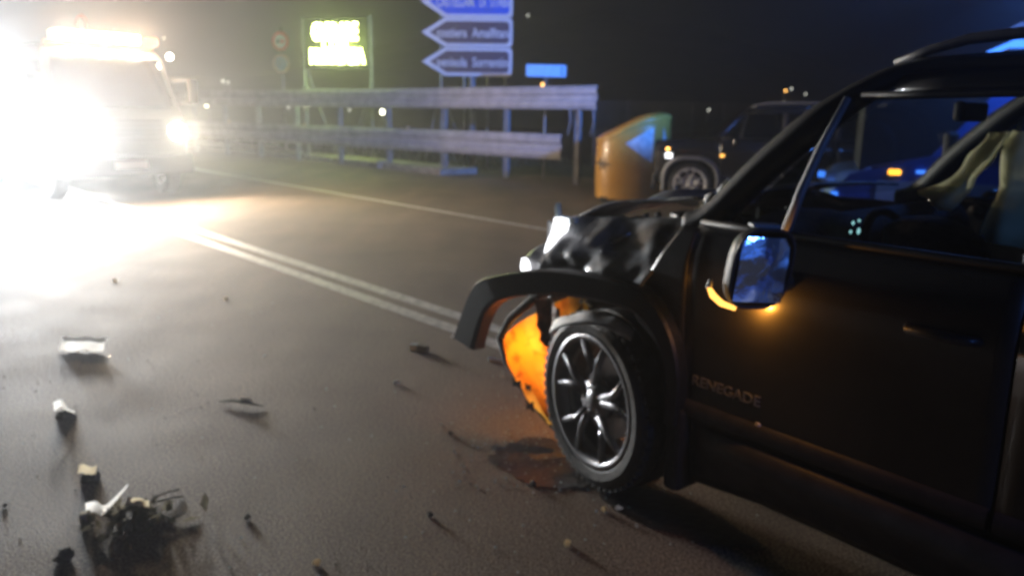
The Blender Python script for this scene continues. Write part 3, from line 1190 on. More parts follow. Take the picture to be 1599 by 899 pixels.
        if plate:
            b = MB(); b.box((.80, 0, .50), (.012, .5, .11)); b.build('number_plate', M['plate'], g)
    return g


O_CAR = (1.026, 3.512, 0)
RZ_CAR = R(90 + 38.9)
car = make_car('crashed_car', 'black compact off-roader with crushed front and torn wheel arch, largest vehicle in view', O_CAR, RZ_CAR, 'black_paint', M['rim_dark'], crashed=True)

# ---- crashed car: the near front corner -------------------------------------------------
# wing: crumpled shoulder from the arch up to under the bonnet edge
def wing(u, v):
    # u: rear 0 -> front 1 ; v: low/outer 0 -> high/inner 1
    x = -.26 + (.66 + .03 * math.sin(v * 5)) * u
    x = x - (.16 * v) * (1 - u) - 0.10 * v * u
    y = .955 - .075 * v - .10 * v ** 2 - .02 * u
    z = .865 - .02 * u + (.235 + .045 * (1 - u)) * v
    a = .03 * min(1, 3 * u + .3) * (0.35 + math.sin(PI * min(1, v * 1.0)))
    y += a * nz(x, z, 2, 6.5) + .015 * nz(x, z, 4, 15)
    z += a * .8 * nz(x, z, 8, 5.5)
    x += .03 * nz(x, z, 1, 7) * u
    return (x, y, z)


b = MB(); b.grid(wing, 46, 26)
o = b.build('front_wing', M['dusty_black'], car, smooth=True, solid=0.008)
# lower wing between arch and door
b = MB()


def lowwing(u, v):
    z = .455 + (1.13 - .455) * v
    x1 = -.456
    ax = .45 - .36
    xr = -math.sqrt(max(0.0, .47 ** 2 - (z - .36) ** 2)) if abs(z - .36) < .47 else -0.0
    x0 = min(xr, -.22 - .18 * max(0, (z - .83)) / .3)
    x = x0 + (x1 - x0) * u
    p = SP(x, z, 1, .007)
    return p


b.grid(lowwing, 10, 26)
o = b.build('wing_rear_section', M['black_paint'], car, smooth=True, solid=0.01)
# scraped edge running up to the pillar foot
b = MB()


def edge(u, v):
    p0 = Vector((-.235, .84, .925)); p1 = Vector((-.43, .765, 1.215))
    p = p0 + (p1 - p0) * u
    wv = (.03 + .025 * math.sin(PI * u)) * (v - .5) * 2
    p += Vector((wv, .03 * (1 - v), .008 * math.sin(u * 20)))
    p.x += .012 * nz(u * 9, v * 2, 0, 1)
    p.y += .012 * nz(u * 12, v * 2, 5, 1)
    return p


b.grid(edge, 26, 6)
b.build('scraped_edge', M['tan'], car, smooth=False, solid=0.006)
b = MB()
for i in range(16):
    u = random.uniform(.35, .95)
    p = Vector((-.235, .86, .925)).lerp(Vector((-.43, .785, 1.215)), u)
    rr = random.uniform(.005, .014)
    b.lathe([(0, -rr), (rr, -rr * .3), (rr * .8, rr * .5), (0, rr)], (p.x + random.uniform(-.02, .02), p.y, p.z + .01), 'z', 6)
b.build('foam_crumbs', M['cream'], car)['kind'] = 'stuff'
# pillar foot cap with bright plastic
b = MB()
b.tube([(-.415, .775, 1.195), (-.435, .785, 1.215), (-.455, .782, 1.235)], [.012, .026, .015], 10)
b.tube([(-.455, .775, 1.245), (-.49, .765, 1.285)], [.007, .013], 8)
b.build('wiper_pivot_cap', M['white_plastic'], car, smooth=True)

# engine bay contents showing in the gap under the bonnet
eb = MB()
for i in range(26):
    x = random.uniform(-.3, .32); y = random.uniform(-.6, .70)
    eb.box((x, y, random.uniform(.72, 1.02)), (random.uniform(.08, .2), random.uniform(.08, .2), random.uniform(.1, .2)),
           Matrix.Rotation(random.uniform(-.6, .6), 3, 'Z') @ Matrix.Rotation(random.uniform(-.3, .3), 3, 'X'))
eb.build('engine', M['engine'], car, bevel=.012)
b = MB(); b.box((.0, 0, .62), (.75, 1.25, .45)); b.build('engine_bay', M['void'], car)
b = MB()
for p, d in (((-.10, .735, 1.105), (.018, .02, .05)), ((-.20, .74, 1.10), (.10, .02, .014)), ((-.17, .742, 1.118), (.02, .02, .05)), ((-.31, .76, 1.12), (.022, .02, .045)), ((.02, .74, 1.095), (.02, .02, .03))):
    b = MB()
    b.box(p, d, Matrix.Rotation(random.uniform(-.4, .4), 3, 'Y'))
    b.build('hinge_bracket', M['bare_metal'], car, bevel=.004)
b = MB()
b.tube([(.12, .80, 1.04), (.06, .84, 1.035), (.02, .87, .99)], .008, 6)
b.tube([(-.02, .885, .985), (-.04, .90, .955)], .012, 6)
b.tube([(-.10, .82, 1.06), (-.02, .86, 1.00), (.0, .875, .93)], .006, 6)
b.build('broken_clip', M['bare_metal'], car, smooth=True)


# broken headlamp
def shard(pts, th, name, m, parent, rot=None):
    """a flat broken piece: polygon in local x,z around y"""
    b = MB()
    b.prism(pts, -th / 2, th / 2, lambda a_, b2, c2: (a_, c2, b2))
    return b.build(name, m, parent)


hl = MB()
hl.prism([(-.05, .07), (.045, .075), (.055, .02), (.10, -.06), (.115, -.11), (.07, -.075), (.02, -.02), (-.03, .01)], -.012, .012, lambda a_, b2, c2: (.235 + a_ * .62, .87 + c2 + .2 * a_, 1.02 + b2 * .85))
hlo = hl.build('headlamp', M['drl_glint'], car, bevel=.004)
hl = MB()
hl.prism([(-.03, -.07), (.015, -.06), (.03, .01), (.02, .07), (-.005, .05), (-.02, -.01)], -.012, .012, lambda a_, b2, c2: (.345 + a_ * .8, .965 + c2, .865 + b2 * .6))
hl.build('daytime_strip', M['drl_glint'], hlo)
hl = MB()
hl.prism([(-.05, -.02), (.06, -.03), (.075, .035), (.062, .055), (.05, .0), (-.05, .005)], -.012, .012, lambda a_, b2, c2: (.22 + a_, .85 + c2, 1.085 + b2))
hl.build('lens_shard', M['clear_shard'], hlo)
hl = MB()
hl.prism([(-.012, -.06), (.01, -.05), (.014, .06), (-.006, .05)], -.008, .008, lambda a_, b2, c2: (.315 + a_, .86 + c2, 1.0 + b2))
hl.build('lens_shard', M['white_plastic'], hlo)
hl = MB(); hl.tube([(.27, .87, .95), (.335, .875, .895)], .006, 6); hl.build('wire', M['cream'], hlo)
b = MB(); b.box((.20, .70, .93), (.20, .22, .22), Matrix.Rotation(.3, 3, 'Z')); b.build('headlamp_housing', M['engine'], car, bevel=.02)


# torn arch flare: from behind the wheel, over, then a leg reaching out in front
OUT = [(-.47, .43, .945), (-.475, .60, .95), (-.44, .75, .96), (-.36, .855, .97), (-.26, .90, .985), (0, .905, 1.0), (.22, .88, 1.02), (.44, .825, 1.05), (.545, .785, 1.06), (.605, .72, 1.065), (.665, .61, 1.07), (.725, .49, 1.07)]
INN = [(-.43, .43, .95), (-.43, .60, .955), (-.39, .72, .965), (-.32, .79, .975), (-.24, .82, .985), (0, .815, 1.0), (.20, .79, 1.02), (.37, .745, 1.05), (.445, .705, 1.06), (.495, .65, 1.065), (.535, .56, 1.07), (.57, .47, 1.07)]


po, pi_ = smooth_path(OUT, 60), smooth_path(INN, 60)
b = MB()


def flare(u, v):
    i = int(round(u * 60))
    o_, n_ = po[i], pi_[i]
    prof = [(1.0, -.06), (1.01, -.004), (.95, .006), (.12, .010), (0, .002), (-.02, -.05)]
    a_, out = prof[int(round(v * 5))]
    q = n_ + (o_ - n_) * a_
    return (q.x, q.z + out, q.y)


b.grid(flare, 60, 5)
b.build('torn_arch_flare', M['flare'], car, smooth=False, solid=0.008)
# pale strip on top of the tyre
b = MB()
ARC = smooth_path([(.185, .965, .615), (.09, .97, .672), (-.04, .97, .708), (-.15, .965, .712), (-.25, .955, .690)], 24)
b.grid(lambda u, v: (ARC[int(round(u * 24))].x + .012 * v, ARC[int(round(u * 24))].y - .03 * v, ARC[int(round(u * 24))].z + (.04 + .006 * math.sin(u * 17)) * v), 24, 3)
b.build('pale_arc_strip', M['pale_edge'], car, smooth=True, solid=0.006)
b = MB()
for x, z in ((.05, .775), (.02, .78), (.0, .772), (.12, .79)):
    b.lathe([(0, -.013), (.013, 0), (0, .013)], (x, .92, z), 'z', 6)
b.build('clip_remains', M['cream'], car)

# bumper corner and the liner lit through by the flashing turn lamp
b = MB()
LB = [(.715, .41), (.64, .53), (.50, .63), (.40, .69), (.26, .74), (.2, .66), (.26, .56), (.32, .42), (.33, .30), (.36, .14), (.44, .20), (.55, .28), (.64, .34)]


def liner(u, v):
    # front boundary curve to rear boundary curve
    F_ = smooth_path([(.715, .0, .42), (.60, 0, .30), (.47, 0, .21), (.35, 0, .12)], 20)
    B_ = smooth_path([(.30, 0, .74), (.20, 0, .60), (.24, 0, .42), (.30, 0, .12)], 20)
    i = int(round(u * 20))
    T0 = smooth_path([(.715, 0, .42), (.62, 0, .53), (.48, 0, .64), (.30, 0, .745)], 20)
    # bilinear from tip: u along depth
    f0, b0 = F_[i], B_[i]
    p = f0.lerp(b0, v)
    if u < .5:
        k = 1 - u * 2
        top = T0[int(round(v * 20))]
        p = p.lerp(top, k)
    y = .80 - .13 * v + .03 * math.sin(v * 6 + u * 3)
    y += .02 * nz(p.x, p.z, 3, 12)
    return (p.x, y, p.z)


b.grid(liner, 20, 20)
ln = b.build('torn_wheel_liner', M['liner'], car, smooth=True)
b = MB()
b.lathe([(0, .0), (.02, .003), (.03, .012), (.03, .03), (0, .03)], (0, 0, 0), 'y', 16, (1, -1, .62))
tl = b.build('turn_signal', M['turn'], car, smooth=True)
tl.location = (.655, .775, .405)
tl.rotation_euler = (0, R(45), 0)
b = MB()
b.tube([(.73, .80, .43), (.66, .80, .335), (.56, .79, .25), (.45, .78, .165), (.36, .76, .09)], [.02, .024, .026, .024, .016], 8)
b.tube([(.735, .80, .43), (.66, .79, .55), (.52, .77, .67), (.36, .74, .77), (.22, .72, .80)], [.018, .022, .024, .022, .02], 8)
b.build('bumper_corner_frame', M['void'], car, smooth=True)
b = MB()
b.grid(lambda u, v: (.44 - .20 * u + .025 * nz(u * 4, v * 4, 2), .80 + .03 * v - .04 * math.sin(u * 5), .50 + .20 * v - .16 * u * (1 - v) + .035 * nz(u * 5, v * 3, 7)), 14, 12)
b.build('crumpled_bracket', mat('rusty_bracket', (0.05, 0.02, 0.012), .5, base2=(.22, .10, .06), vscale=20, bump=1, bscale=30), car, smooth=False, solid=0.006)
for i, (x, z, w2, h2) in enumerate(((.555, .265, .035, .018), (.455, .185, .03, .022), (.47, .27, .018, .014))):
    b = MB()
    b.prism([(-w2, -h2), (-w2 * .2, -h2 * .5), (w2 * .8, -h2 * 1.1), (w2 * .5, h2 * .1), (w2 * 1.1, h2 * .9), (0, h2 * .35), (-w2 * .7, h2 * 1.2)], -.004, .004, lambda a_, b2, c2: (x + a_, .835 + c2, z + b2))
    b.build('torn_scrap', M['void'], ln)
b = MB()
b.grid(lambda u, v: (.69 - .10 * u ** 2 - .10 * v, .60 - 1.2 * u, .35 + .30 * v + .03 * nz(u * 6, v * 3, 0)), 20, 6)
b.build('front_bumper', M['cladding'], car, smooth=True, solid=0.02)
lamp('turn_signal_light', 'POINT', (.60, .68, .42), P_TURN, (1.0, .34, .03), car, radius=.03)
lamp('turn_signal_light', 'POINT', (.46, .60, .34), P_TURN * .8, (1.0, .34, .03), car, radius=.03)

b = MB(); b.box((-.455, .80, .33), (.07, .28, .32)); b.build('mud_guard', M['void'], car, bevel=.02)
# lettering on the door
e = SP(-.635, .60, 1, .0)
text('door_lettering', 'RENEGADE', .050, (-.635, ys(.60) + .010, .60), (PI / 2, 0, PI), M['rim_dark'], car, .0025, .27)
b = MB(); b.lathe([(0, .006), (.010, .004), (.012, 0)], (-.77, ys(.52) + .008, .52), 'y', 12); b.build('door_badge', M['white_plastic'], car)

# door mirror: housing, glass, lamp
mp = Vector((-.815, 1.025, 1.06))
b = MB()


def mir(u, v):
    t = 2 * PI * u
    cy, cz = math.cos(t), math.sin(t)
    ex = .62
    wy = .102 * math.copysign(abs(cy) ** ex, cy)
    wz = .126 * math.copysign(abs(cz) ** ex, cz)
    k = [1.0, 1.04, 1.03, .95, .78, .45, .02][int(round(v * 6))]
    dx = [0, .01, .035, .06, .08, .095, .10][int(round(v * 6))]
    return (dx, wy * k - .012 * cz, wz * k)


b.grid(mir, 36, 6, closed_u=True)
mh = b.build('door_mirror', M['pillar'], car, smooth=True)
mh.location = mp
mh.scale = (.92, .92, .93)
mh.rotation_euler = (R(3), R(-4), R(-26))
b = MB()
b.grid(lambda u, v: (.002 + .012 * ((u - .5) ** 2 + (v - .5) ** 2), (-.5 + u) * .168 - .012 * (v - .5) * 2, (-.5 + v) * .206), 8, 8)
mg = b.build('mirror_glass', M['mirror'], mh, smooth=True)
mg.rotation_euler = (0, R(12), R(-3))
mg.location = (-.008, 0, 0)
b = MB()
b.tube([(-.0, .103 * math.copysign(abs(math.cos(t)) ** .62, math.cos(t)) - .01 * math.sin(t), .128 * math.copysign(abs(math.sin(t)) ** .62, math.sin(t))) for t in np.linspace(0, 2 * PI, 30)], .006, 6, False)
b.build('mirror_rim', M['cladding'], mh)
b = MB()
b.tube([(.075, .135, -.085), (.055, .128, -.105), (.025, .11, -.122), (-.0, .07, -.132)], [.008, .013, .013, .009], 8, True, .8)
b.build('mirror_signal', M['turn_glint'], mh, smooth=True)
b = MB(); b.tube([(.085, .13, -.06), (.075, .137, -.085)], [.006, .011], 8); b.build('signal_tip', M['white_plastic'], mh, smooth=True)
b = MB(); b.box((.03, -.0, .137), (.04, .10, .012)); b.build('housing_cap', M['galv'], mh, bevel=.004)
b = MB(); b.tube([(.05, -.10, -.05), (.05, -.15, -.055), (.055, -.20, -.06)], [.045, .036, .05], 12); b.build('mirror_arm', M['black_paint'], mh, smooth=True)
lamp('mirror_signal_light', 'POINT', mp + Vector((.05, -.075, -.148)), P_MIRROR, (1.0, .40, .05), car, radius=.008)

# cabin: dash, wheel, seats, airbags
b = MB()
b.grid(lambda u, v: (-.42 - .34 * u, (-1 + 2 * v) * .70, 1.10 + .03 * math.sin(PI * u) - .20 * max(0, u - .8) / .2 + .035 * math.exp(-((2 * v - 1 - .5) / .2) ** 2)), 12, 24)
b.build('dashboard', M['seat'], car, smooth=True, solid=.02)
b = MB(); b.box((-.62, 0, .86), (.24, 1.35, .36)); b.build('dashboard_base', M['void'], car, bevel=.03)
sw = MB()
sw.tube([(.0 + .0, .185 * math.cos(t), .185 * math.sin(t)) for t in np.linspace(0, 2 * PI, 33)], .015, 8, False)
sw.tube([(0, -.18, 0), (0, .18, 0)], .014, 6)
sw.tube([(0, 0, 0), (0, 0, -.18)], .014, 6)
so = sw.build('steering_wheel', M['seat'], car, smooth=True)
so.location = (-.90, .37, 1.02)
so.rotation_euler = (0, R(22), 0)
seat(car, -1.42, .37, M['seat'])
seat(car, -1.28, -.37, M['seat'])
b = MB(); b.box((-2.2, 0, .75), (.35, 1.2, .55)); b.build('rear_seat', M['seat'], car, bevel=.06)
# dash lamps
for i, (dy, dz, m_, r_) in enumerate(((.20, .03, 'cyan', .008), (.16, .035, 'cyan', .006), (.21, .0, 'cyan', .007), (.155, -.002, 'cyan', .012), (.12, .0, 'red_dash', .009))):
    b = MB(); b.lathe([(0, .006), (r_, 0), (0, -.006)], (-.775, .24 + dy, 1.12 + dz), 'x', 10)
    b.build('dash_lamp', M[m_], car)


def cloth(name, P0, P1, w0, n=22, m_=8, seed=0, mt='airbag'):
    b = MB()
    A, B_ = smooth_path(P0, n), smooth_path(P1, n)

    def fn(u, v):
        p = A[int(round(u * n))].lerp(B_[int(round(u * n))], v)
        return p + Vector((.02 * nz(u * 5, v * 3, seed), w0 * nz(u * 4 + seed, v * 4, 3) + w0 * .5 * math.sin(v * 8), .012 * nz(u * 7, v * 5, seed + 9)))
    b.grid(fn, n, m_)
    return b.build(name, M[mt], car, smooth=True, solid=.006)


# curtain of the far side, sagging and torn
cloth('curtain_airbag', [(-.59, -.45, 1.20), (-.67, -.45, 1.235), (-.74, -.45, 1.29), (-.79, -.45, 1.38), (-.83, -.46, 1.45)],
      [(-.70, -.42, 1.13), (-.78, -.42, 1.15), (-.82, -.42, 1.25), (-.87, -.43, 1.35), (-.91, -.45, 1.46)], .025, seed=3)
cloth('side_airbag', [(-.90, -.50, 1.46), (-1.3, -.54, 1.51), (-1.9, -.58, 1.52)], [(-.84, -.50, 1.02), (-1.3, -.5, .98), (-1.9, -.52, 1.0)], .05, seed=7)
b = MB()
b.lathe([(0, .09), (.06, .085), (.13, .06), (.17, .02), (.16, -.03), (0, -.05)], (0, 0, 0), 'z', 24, (.95, 1, 1))
da = b.build('driver_airbag', M['seat'], car, smooth=True)
da.location = (-1.02, .37, 1.10)
da.rotation_euler = (0, R(-12), 0)
b = MB(); b.box((-.93, .0, 1.53), (.04, .22, .07)); b.build('rear_view_mirror', M['void'], car, bevel=.015)

# ------------------------------------------------------------------ parked dark suv, oncoming car
suv = make_car('parked_car', 'dark off-roader parked beyond the orange container, seen from its side', (3.22, 14.05, 0), R(180 - 14), 'dark_suv', M['rim_silver'])
for (x, z, m_, w2) in ((.38, .84, 'drl_glint', .09), (.40, .95, 'town_amber', .045), (-.50, .86, 'turn_glint', .05), (-1.26, .97, 'turn_glint', .05), (-1.24, .74, 'drl_glint', .045), (-1.36, .86, 'turn_glint', .035)):  # front two are headlamp parts; the rest glow as painted reflections
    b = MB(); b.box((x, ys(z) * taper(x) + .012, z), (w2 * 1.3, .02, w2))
    b.build('side_lamp_and_glint', M[m_], suv, bevel=.006)
onc = make_car('oncoming_car', 'grey car at the left edge with cold white headlights and an added roof light bar blazing', (-9.55, 14.6, 0), math.atan2(-RD.y, -RD.x) - R(1), 'silver_paint', M['rim_silver'])
for s in (-1, 1):
    lamp('headlight_beam', 'SPOT', (.84, s * .55, .87), P_CAR, (.86, .94, 1.0), onc, (1, -.10, -.06), R(95), 1.0, .22)


b = MB(); b.box((-1.25, 0, 1.80), (.10, 1.1, .12)); wl = b.build('added_glare_bar', M['lamp_hot'], onc, bevel=.02)  # roof lights added to raise the glare and shorten the shadows
b = MB(); b.box((-1.30, 0, 1.72), (.06, 1.2, .05)); b.build('added_bar_bracket', M['truck_dark'], wl)
for q in (-.35, .35):
    lamp('added_glare_light', 'SPOT', (-1.17, q, 1.82), P_CAR * .8, (.92, .96, 1.0), onc, (1, -.10, -.10), R(110), 1.0, .15)

# ------------------------------------------------------------------ recovery truck
def truck():
    g = empty('recovery_truck', 'grey recovery truck with glaring headlights and a warm white light bar on its cab', 'truck',
              (-6.40, 12.85, 0), math.atan2(-RD.y, -RD.x) + R(4))
    # local x forward, y left; cab front at x=0
    # cab side profile (x, z) swept across
    prof = [(0.02, .62), (.04, 1.02), (-.02, 1.32), (-.14, 1.48), (-.52, 2.30), (-.62, 2.42), (-.9, 2.48), (-1.9, 2.50), (-1.95, 2.2), (-1.95, .62)]

    def skin(u, v):
        k = u * (len(prof) - 1)
        i = min(int(k), len(prof) - 2)
        f = k - i
        x = prof[i][0] * (1 - f) + prof[i + 1][0] * f
        z = prof[i][1] * (1 - f) + prof[i + 1][1] * f
        hw = 1.04 if z < 1.4 else 1.04 - .12 * (z - 1.4) / 1.1
        y = (-1 + 2 * v) * hw
        x -= .10 * abs(2 * v - 1) ** 4 * (x > -.7)
        return (x, y, z)
    b = MB(); b.grid(skin, 36, 18); b.build('cab', M['truck_paint'], g, smooth=True)
    for s in (-1, 1):
        poly = [(x - (.10 if x > -.7 else 0), z) for x, z in prof]
        b = MB()
        v = [(x, s * ((1.04 if z < 1.4 else 1.04 - .12 * (z - 1.4) / 1.1) - .001), z) for x, z in poly]
        b.add(v, [tuple(range(len(v)))]); b.build('cab_side', M['truck_paint'], g)
        b = MB()
        v = [(x, s * 1.045 - s * (.12 * (z - 1.4) / 1.1), z) for x, z in ((-.42, 1.5), (-.70, 2.2), (-1.35, 2.22), (-1.35, 1.5))]
        b.add(v, [(0, 1, 2, 3)]); b.build('side_window', M['glass_dark'], g)
        b = MB(); b.box((-.12, s * 1.24, 1.78), (.10, .17, .42)); mo = b.build('wing_mirror', M['truck_dark'], g, bevel=.03)
        b = MB(); b.tube([(-.3, s * 1.0, 1.55), (-.12, s * 1.24, 1.60)], .015, 6); b.tube([(-.35, s * .98, 1.95), (-.12, s * 1.24, 1.97)], .015, 6); b.build('mirror_bracket', M['truck_dark'], mo)
    b = MB(); b.grid(lambda u, v: (-.125 - .40 * u - .06 * abs(2 * v - 1) ** 4 + .03, (-1 + 2 * v) * (.93 - .09 * u), 1.50 + .80 * u), 4, 12)
    b.build('windscreen', M['glass_dark'], g, smooth=True)
    b = MB()
    for k in range(5):
        b.box((.055, 0, .98 + k * .075), (.03, 1.2, .035))
    b.build('grille', M['truck_dark'], g)
    b = MB(); b.box((.06, 0, .56), (.22, 2.12, .36)); b.build('bumper', M['truck_dark'], g, bevel=.05)
    b = MB(); b.box((.18, 0, .58), (.012, .52, .12)); b.build('number_plate', M['plate'], g)
    b = MB(); b.box((-1.2, 0, 1.35), (1.2, 1.7, 1.3)); b.build('cab_interior', M['void'], g)
    for s, nm, mm in ((-1, 'headlight', 'lamp_hot'), (1, 'headlight', 'lamp_warm')):
        b = MB(); b.lathe([(0, .03), (.11, .02), (.14, -.02), (.14, -.06), (0, -.06)], (.04, s * .86, 1.10), 'x', 28)
        b.build(nm, M[mm], g)
    # light bar
    b = MB(); b.box((-.75, -.05, 2.62), (.34, 1.32, .16)); lb = b.build('light_bar', M['bar_glow'], g, bevel=.03)
    b = MB(); b.box((-.75, 0, 2.50), (.30, 1.6, .07)); b.build('light_bar_base', M['bar_amber'], lb)
    b = MB(); b.box((-.75, .80, 2.60), (.30, .22, .14)); b.build('end_lamp', M['bar_amber'], lb, bevel=.03)
    b = MB(); b.lathe([(0, .06), (.05, 0), (0, -.06)], (-.45, 1.02, 2.36), 'x', 12); b.build('marker_lamp', M['lamp_warm'], g)
    # chassis and bed
    b = MB(); b.box((-3.9, 0, .82), (4.2, .8, .2)); b.build('chassis', M['truck_dark'], g)
    b = MB(); b.box((-4.3, 0, 1.02), (4.6, 2.15, .14)); bd = b.build('load_bed', M['truck_dark'], g, bevel=.02)
    b = MB()
    for s in (-1, 1):
        b.box((-4.3, s * 1.04, 1.16), (4.5, .05, .14))
    b.box((-2.1, 0, 1.6), (.08, 2.0, 1.1))
    b.build('headboard', M['galv_post'], bd)
    for x in (-.75, -4.6):
        for s in (-1, 1):
            make_wheel(g, (x, s * 1.02, .42), s, M['rim_silver'], r=.42, rr=.25)
    near = lamp('headlight_beam', 'SPOT', (.14, -.86, 1.10), P_TRUCK_NEAR, (1.0, .97, .92), g, (1, -.05, -.07), R(120), 1.0, .16)
    far = lamp('headlight_beam', 'SPOT', (.14, .86, 1.10), P_TRUCK_FAR, (1.0, .86, .64), g, (1, .10, -.07), R(120), 1.0, .09)
    for y in (-.5, .1, .6):
        lamp('light_bar_light', 'POINT', (-.50, y, 2.66), P_BAR * .67, (1.0, .70, .45), g, radius=.12)
    return g


truck()


# ------------------------------------------------------------------ emergency van beyond the crashed car
def van():
    g = empty('emergency_van', 'dark blue van with blue roof beacon standing beyond the crashed car, seen through its windows', 'van', (3.08, 7.75, 0), R(180 - 22))
    # local x forward, front at x=0, left side (+y) towards the camera
    prof = [(.0, .35), (.02, .95), (-.10, 1.12), (-.85, 1.30), (-1.45, 2.15), (-1.7, 2.25), (-5.0, 2.28), (-5.1, 2.1), (-5.12, .35)]
    b = MB()

    def skin(u, v):
        k = u * (len(prof) - 1)
        i = min(int(k), len(prof) - 2)
        f = k - i
        x = prof[i][0] * (1 - f) + prof[i + 1][0] * f
        z = prof[i][1] * (1 - f) + prof[i + 1][1] * f
        hw = .95 if z < 1.3 else .95 - .10 * (z - 1.3)
        return (x - .14 * abs(2 * v - 1) ** 4 * (x > -.3), (-1 + 2 * v) * hw, z)
    b.grid(skin, 40, 12); b.build('body', M['van_white'], g, smooth=True)
    for s in (-1, 1):
        poly = [(x - (.13 if x > -.3 else 0), z) for x, z in prof]
        b = MB()
        b.add([(x, s * (.949 if z < 1.3 else .949 - .10 * (z - 1.3)), z) for x, z in poly], [tuple(range(len(poly)))])
        b.build('side_panel', M['van_white'], g)
        b = MB(); b.box((-2.7, s * .956, .92), (4.5, .01, .30)); b.build('pale_stripe', M['van_blue'], g)
        b = MB()
        b.add([(x, s * (.953 - .10 * (z - 1.3)), z) for x, z in ((-1.0, 1.34), (-1.55, 2.0), (-2.2, 2.02), (-2.2, 1.34))], [(0, 1, 2, 3)])
        b.build('side_window', M['glass_dark'], g)
        b = MB(); b.box((-.95, s * 1.12, 1.40), (.10, .16, .26)); b.build('wing_mirror', M['truck_dark'], g, bevel=.03)
        for x in (-.85, -4.1):
            make_wheel(g, (x, s * .96, .35), s, M['rim_silver'], r=.35, rr=.21)
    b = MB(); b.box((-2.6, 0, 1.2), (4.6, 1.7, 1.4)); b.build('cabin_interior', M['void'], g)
    b = MB(); b.grid(lambda u, v: (-.86 - .57 * u + .02, (-1 + 2 * v) * (.86 - .06 * u), 1.33 + .79 * u), 4, 8); b.build('windscreen', M['glass_dark'], g)
    b = MB(); b.box((-.58, .955, 1.15), (.10, .03, .05)); b.build('indicator', M['turn'], g, bevel=.02)
    for y, z, m_ in ((.62, 1.08, 'beacon'), (.40, 1.08, 'beacon_pale')):
        b = MB(); b.box((.0, y, z), (.06, .10, .05)); b.build('grille_flasher', M[m_], g)
    b = MB(); b.box((-.78, .955, 1.16), (.07, .03, .03)); b.build('side_flasher', M['beacon'], g)
    b = MB(); b.box((-.12, .95, .92), (.06, .03, .05)); b.build('side_flasher', M['beacon'], g)
    b = MB(); b.box((-1.5, 0, 2.24), (.32, 1.3, .06)); bb = b.build('beacon_base', M['truck_dark'], g)
    b = MB(); b.box((-1.5, 0, 2.31), (.28, 1.25, .07)); b.build('beacon_lens', M['beacon'], bb, bevel=.02)
    b = MB(); b.box((-1.5, .1, 2.47), (.20, .95, .06)); b.build('beacon_lens', M['beacon_pale'], bb, bevel=.02)
    return g


vn = van()
vn.scale = (1, 1, .92)
bl = Vector((3.08, 7.75, 0)) + Matrix.Rotation(R(180 - 22), 3, 'Z') @ Vector((-1.5, 0, 2.62))
lamp('beacon_beam', 'SPOT', bl + Vector((0, 0, .28)), P_BEACON_BEAM, (.06, .26, 1.0), None, Vector((-1.0, 20.5, 3.0)) - bl, R(42), .9, .12)
lamp('beacon_light', 'POINT', bl + Vector((-.45, -1.15, -.1)), P_BEACON, (.08, .25, 1.0), None, radius=.15)

pc = copy_tree(vn)
pc.location = (3.6, -2.3, 0)
pc.rotation_euler = (0, 0, R(128.7))
pc['label'] = 'emergency van behind the viewer, showing only as blue light in the door mirror'
lamp('beacon_light', 'POINT', (4.1, -2.6, 2.75), 150, (.08, .25, 1.0), None, radius=.15)

# ------------------------------------------------------------------ town lamps on the far hill
def px_dir(px, py):
    v = _D + _Rt * ((px - 799.5) / 1200) - _Up * ((py - 449.5) / 1200)
    return v / math.hypot(v.x, v.y)


TOWN = [(325, 163, 88, 'town_white', .33), (480, 168, 88, 'town_white', .33), (598, 175, 86, 'town_white', .36), (350, 127, 100, 'town_dim', .3),
        (358, 129, 108, 'town_dim', .25), (258, 60, 128, 'town_dim', .3), (824, 25, 138, 'town_dim', .3), (847, 133, 96, 'town_amber', .32),
        (868, 131, 100, 'town_dim', .35), (1225, 142, 98, 'town_amber', .2), (1234, 139, 100, 'town_dim', .2), (1256, 147, 97, 'town_dim', .17),
        (1222, 160, 94, 'town_dim', .14), (1105, 172, 88, 'town_dim', .2), (452, 168, 90, 'town_dim', .2), (547, 172, 90, 'town_dim', .2)]
WHERE = ['far left between the rails, bright', 'between the rails under the message sign, bright', 'between the rails right of the message sign, bright',
         'dim pair above the rail, left one', 'dim pair above the rail, right one', 'high beside the truck light bar', 'high right of the direction sign',
         'orange, just under the street name sign', 'pale, right of the orange one', 'amber, above the parked car', 'pale, above the parked car',
         'small, right of the pair above the parked car', 'small, low above the parked car', 'low over the mesh fence', 'dim, left of the message sign post', 'dim, below the message sign']
for (px, py, dist, mm, rr), wl in zip(TOWN, WHERE):
    v = px_dir(px, py)
    p = Vector((v.x * dist, v.y * dist, EYE + v.z * dist))
    gz = ground_at(p.x, p.y)
    top = p.z
    base = min(gz, top - 0.6)
    g = empty('street_lamp', 'distant town lamp, ' + wl, 'street lamp', (p.x, p.y, base), 0, 'town lamps on the far hillside')
    b = MB(); b.tube([(0, .1, 0), (0, .1, top - base)], [.09, .05], 6); b.build('lamp_post', M['galv_post'], g)
    b = MB(); b.lathe([(0, -rr * .8), (rr * .5, -rr * .5), (rr * .62, 0), (rr * .4, rr * .6), (0, rr * .8)], (0, -.4, top - base), 'z', 10)
    b.build('lamp_head', M[mm], g)


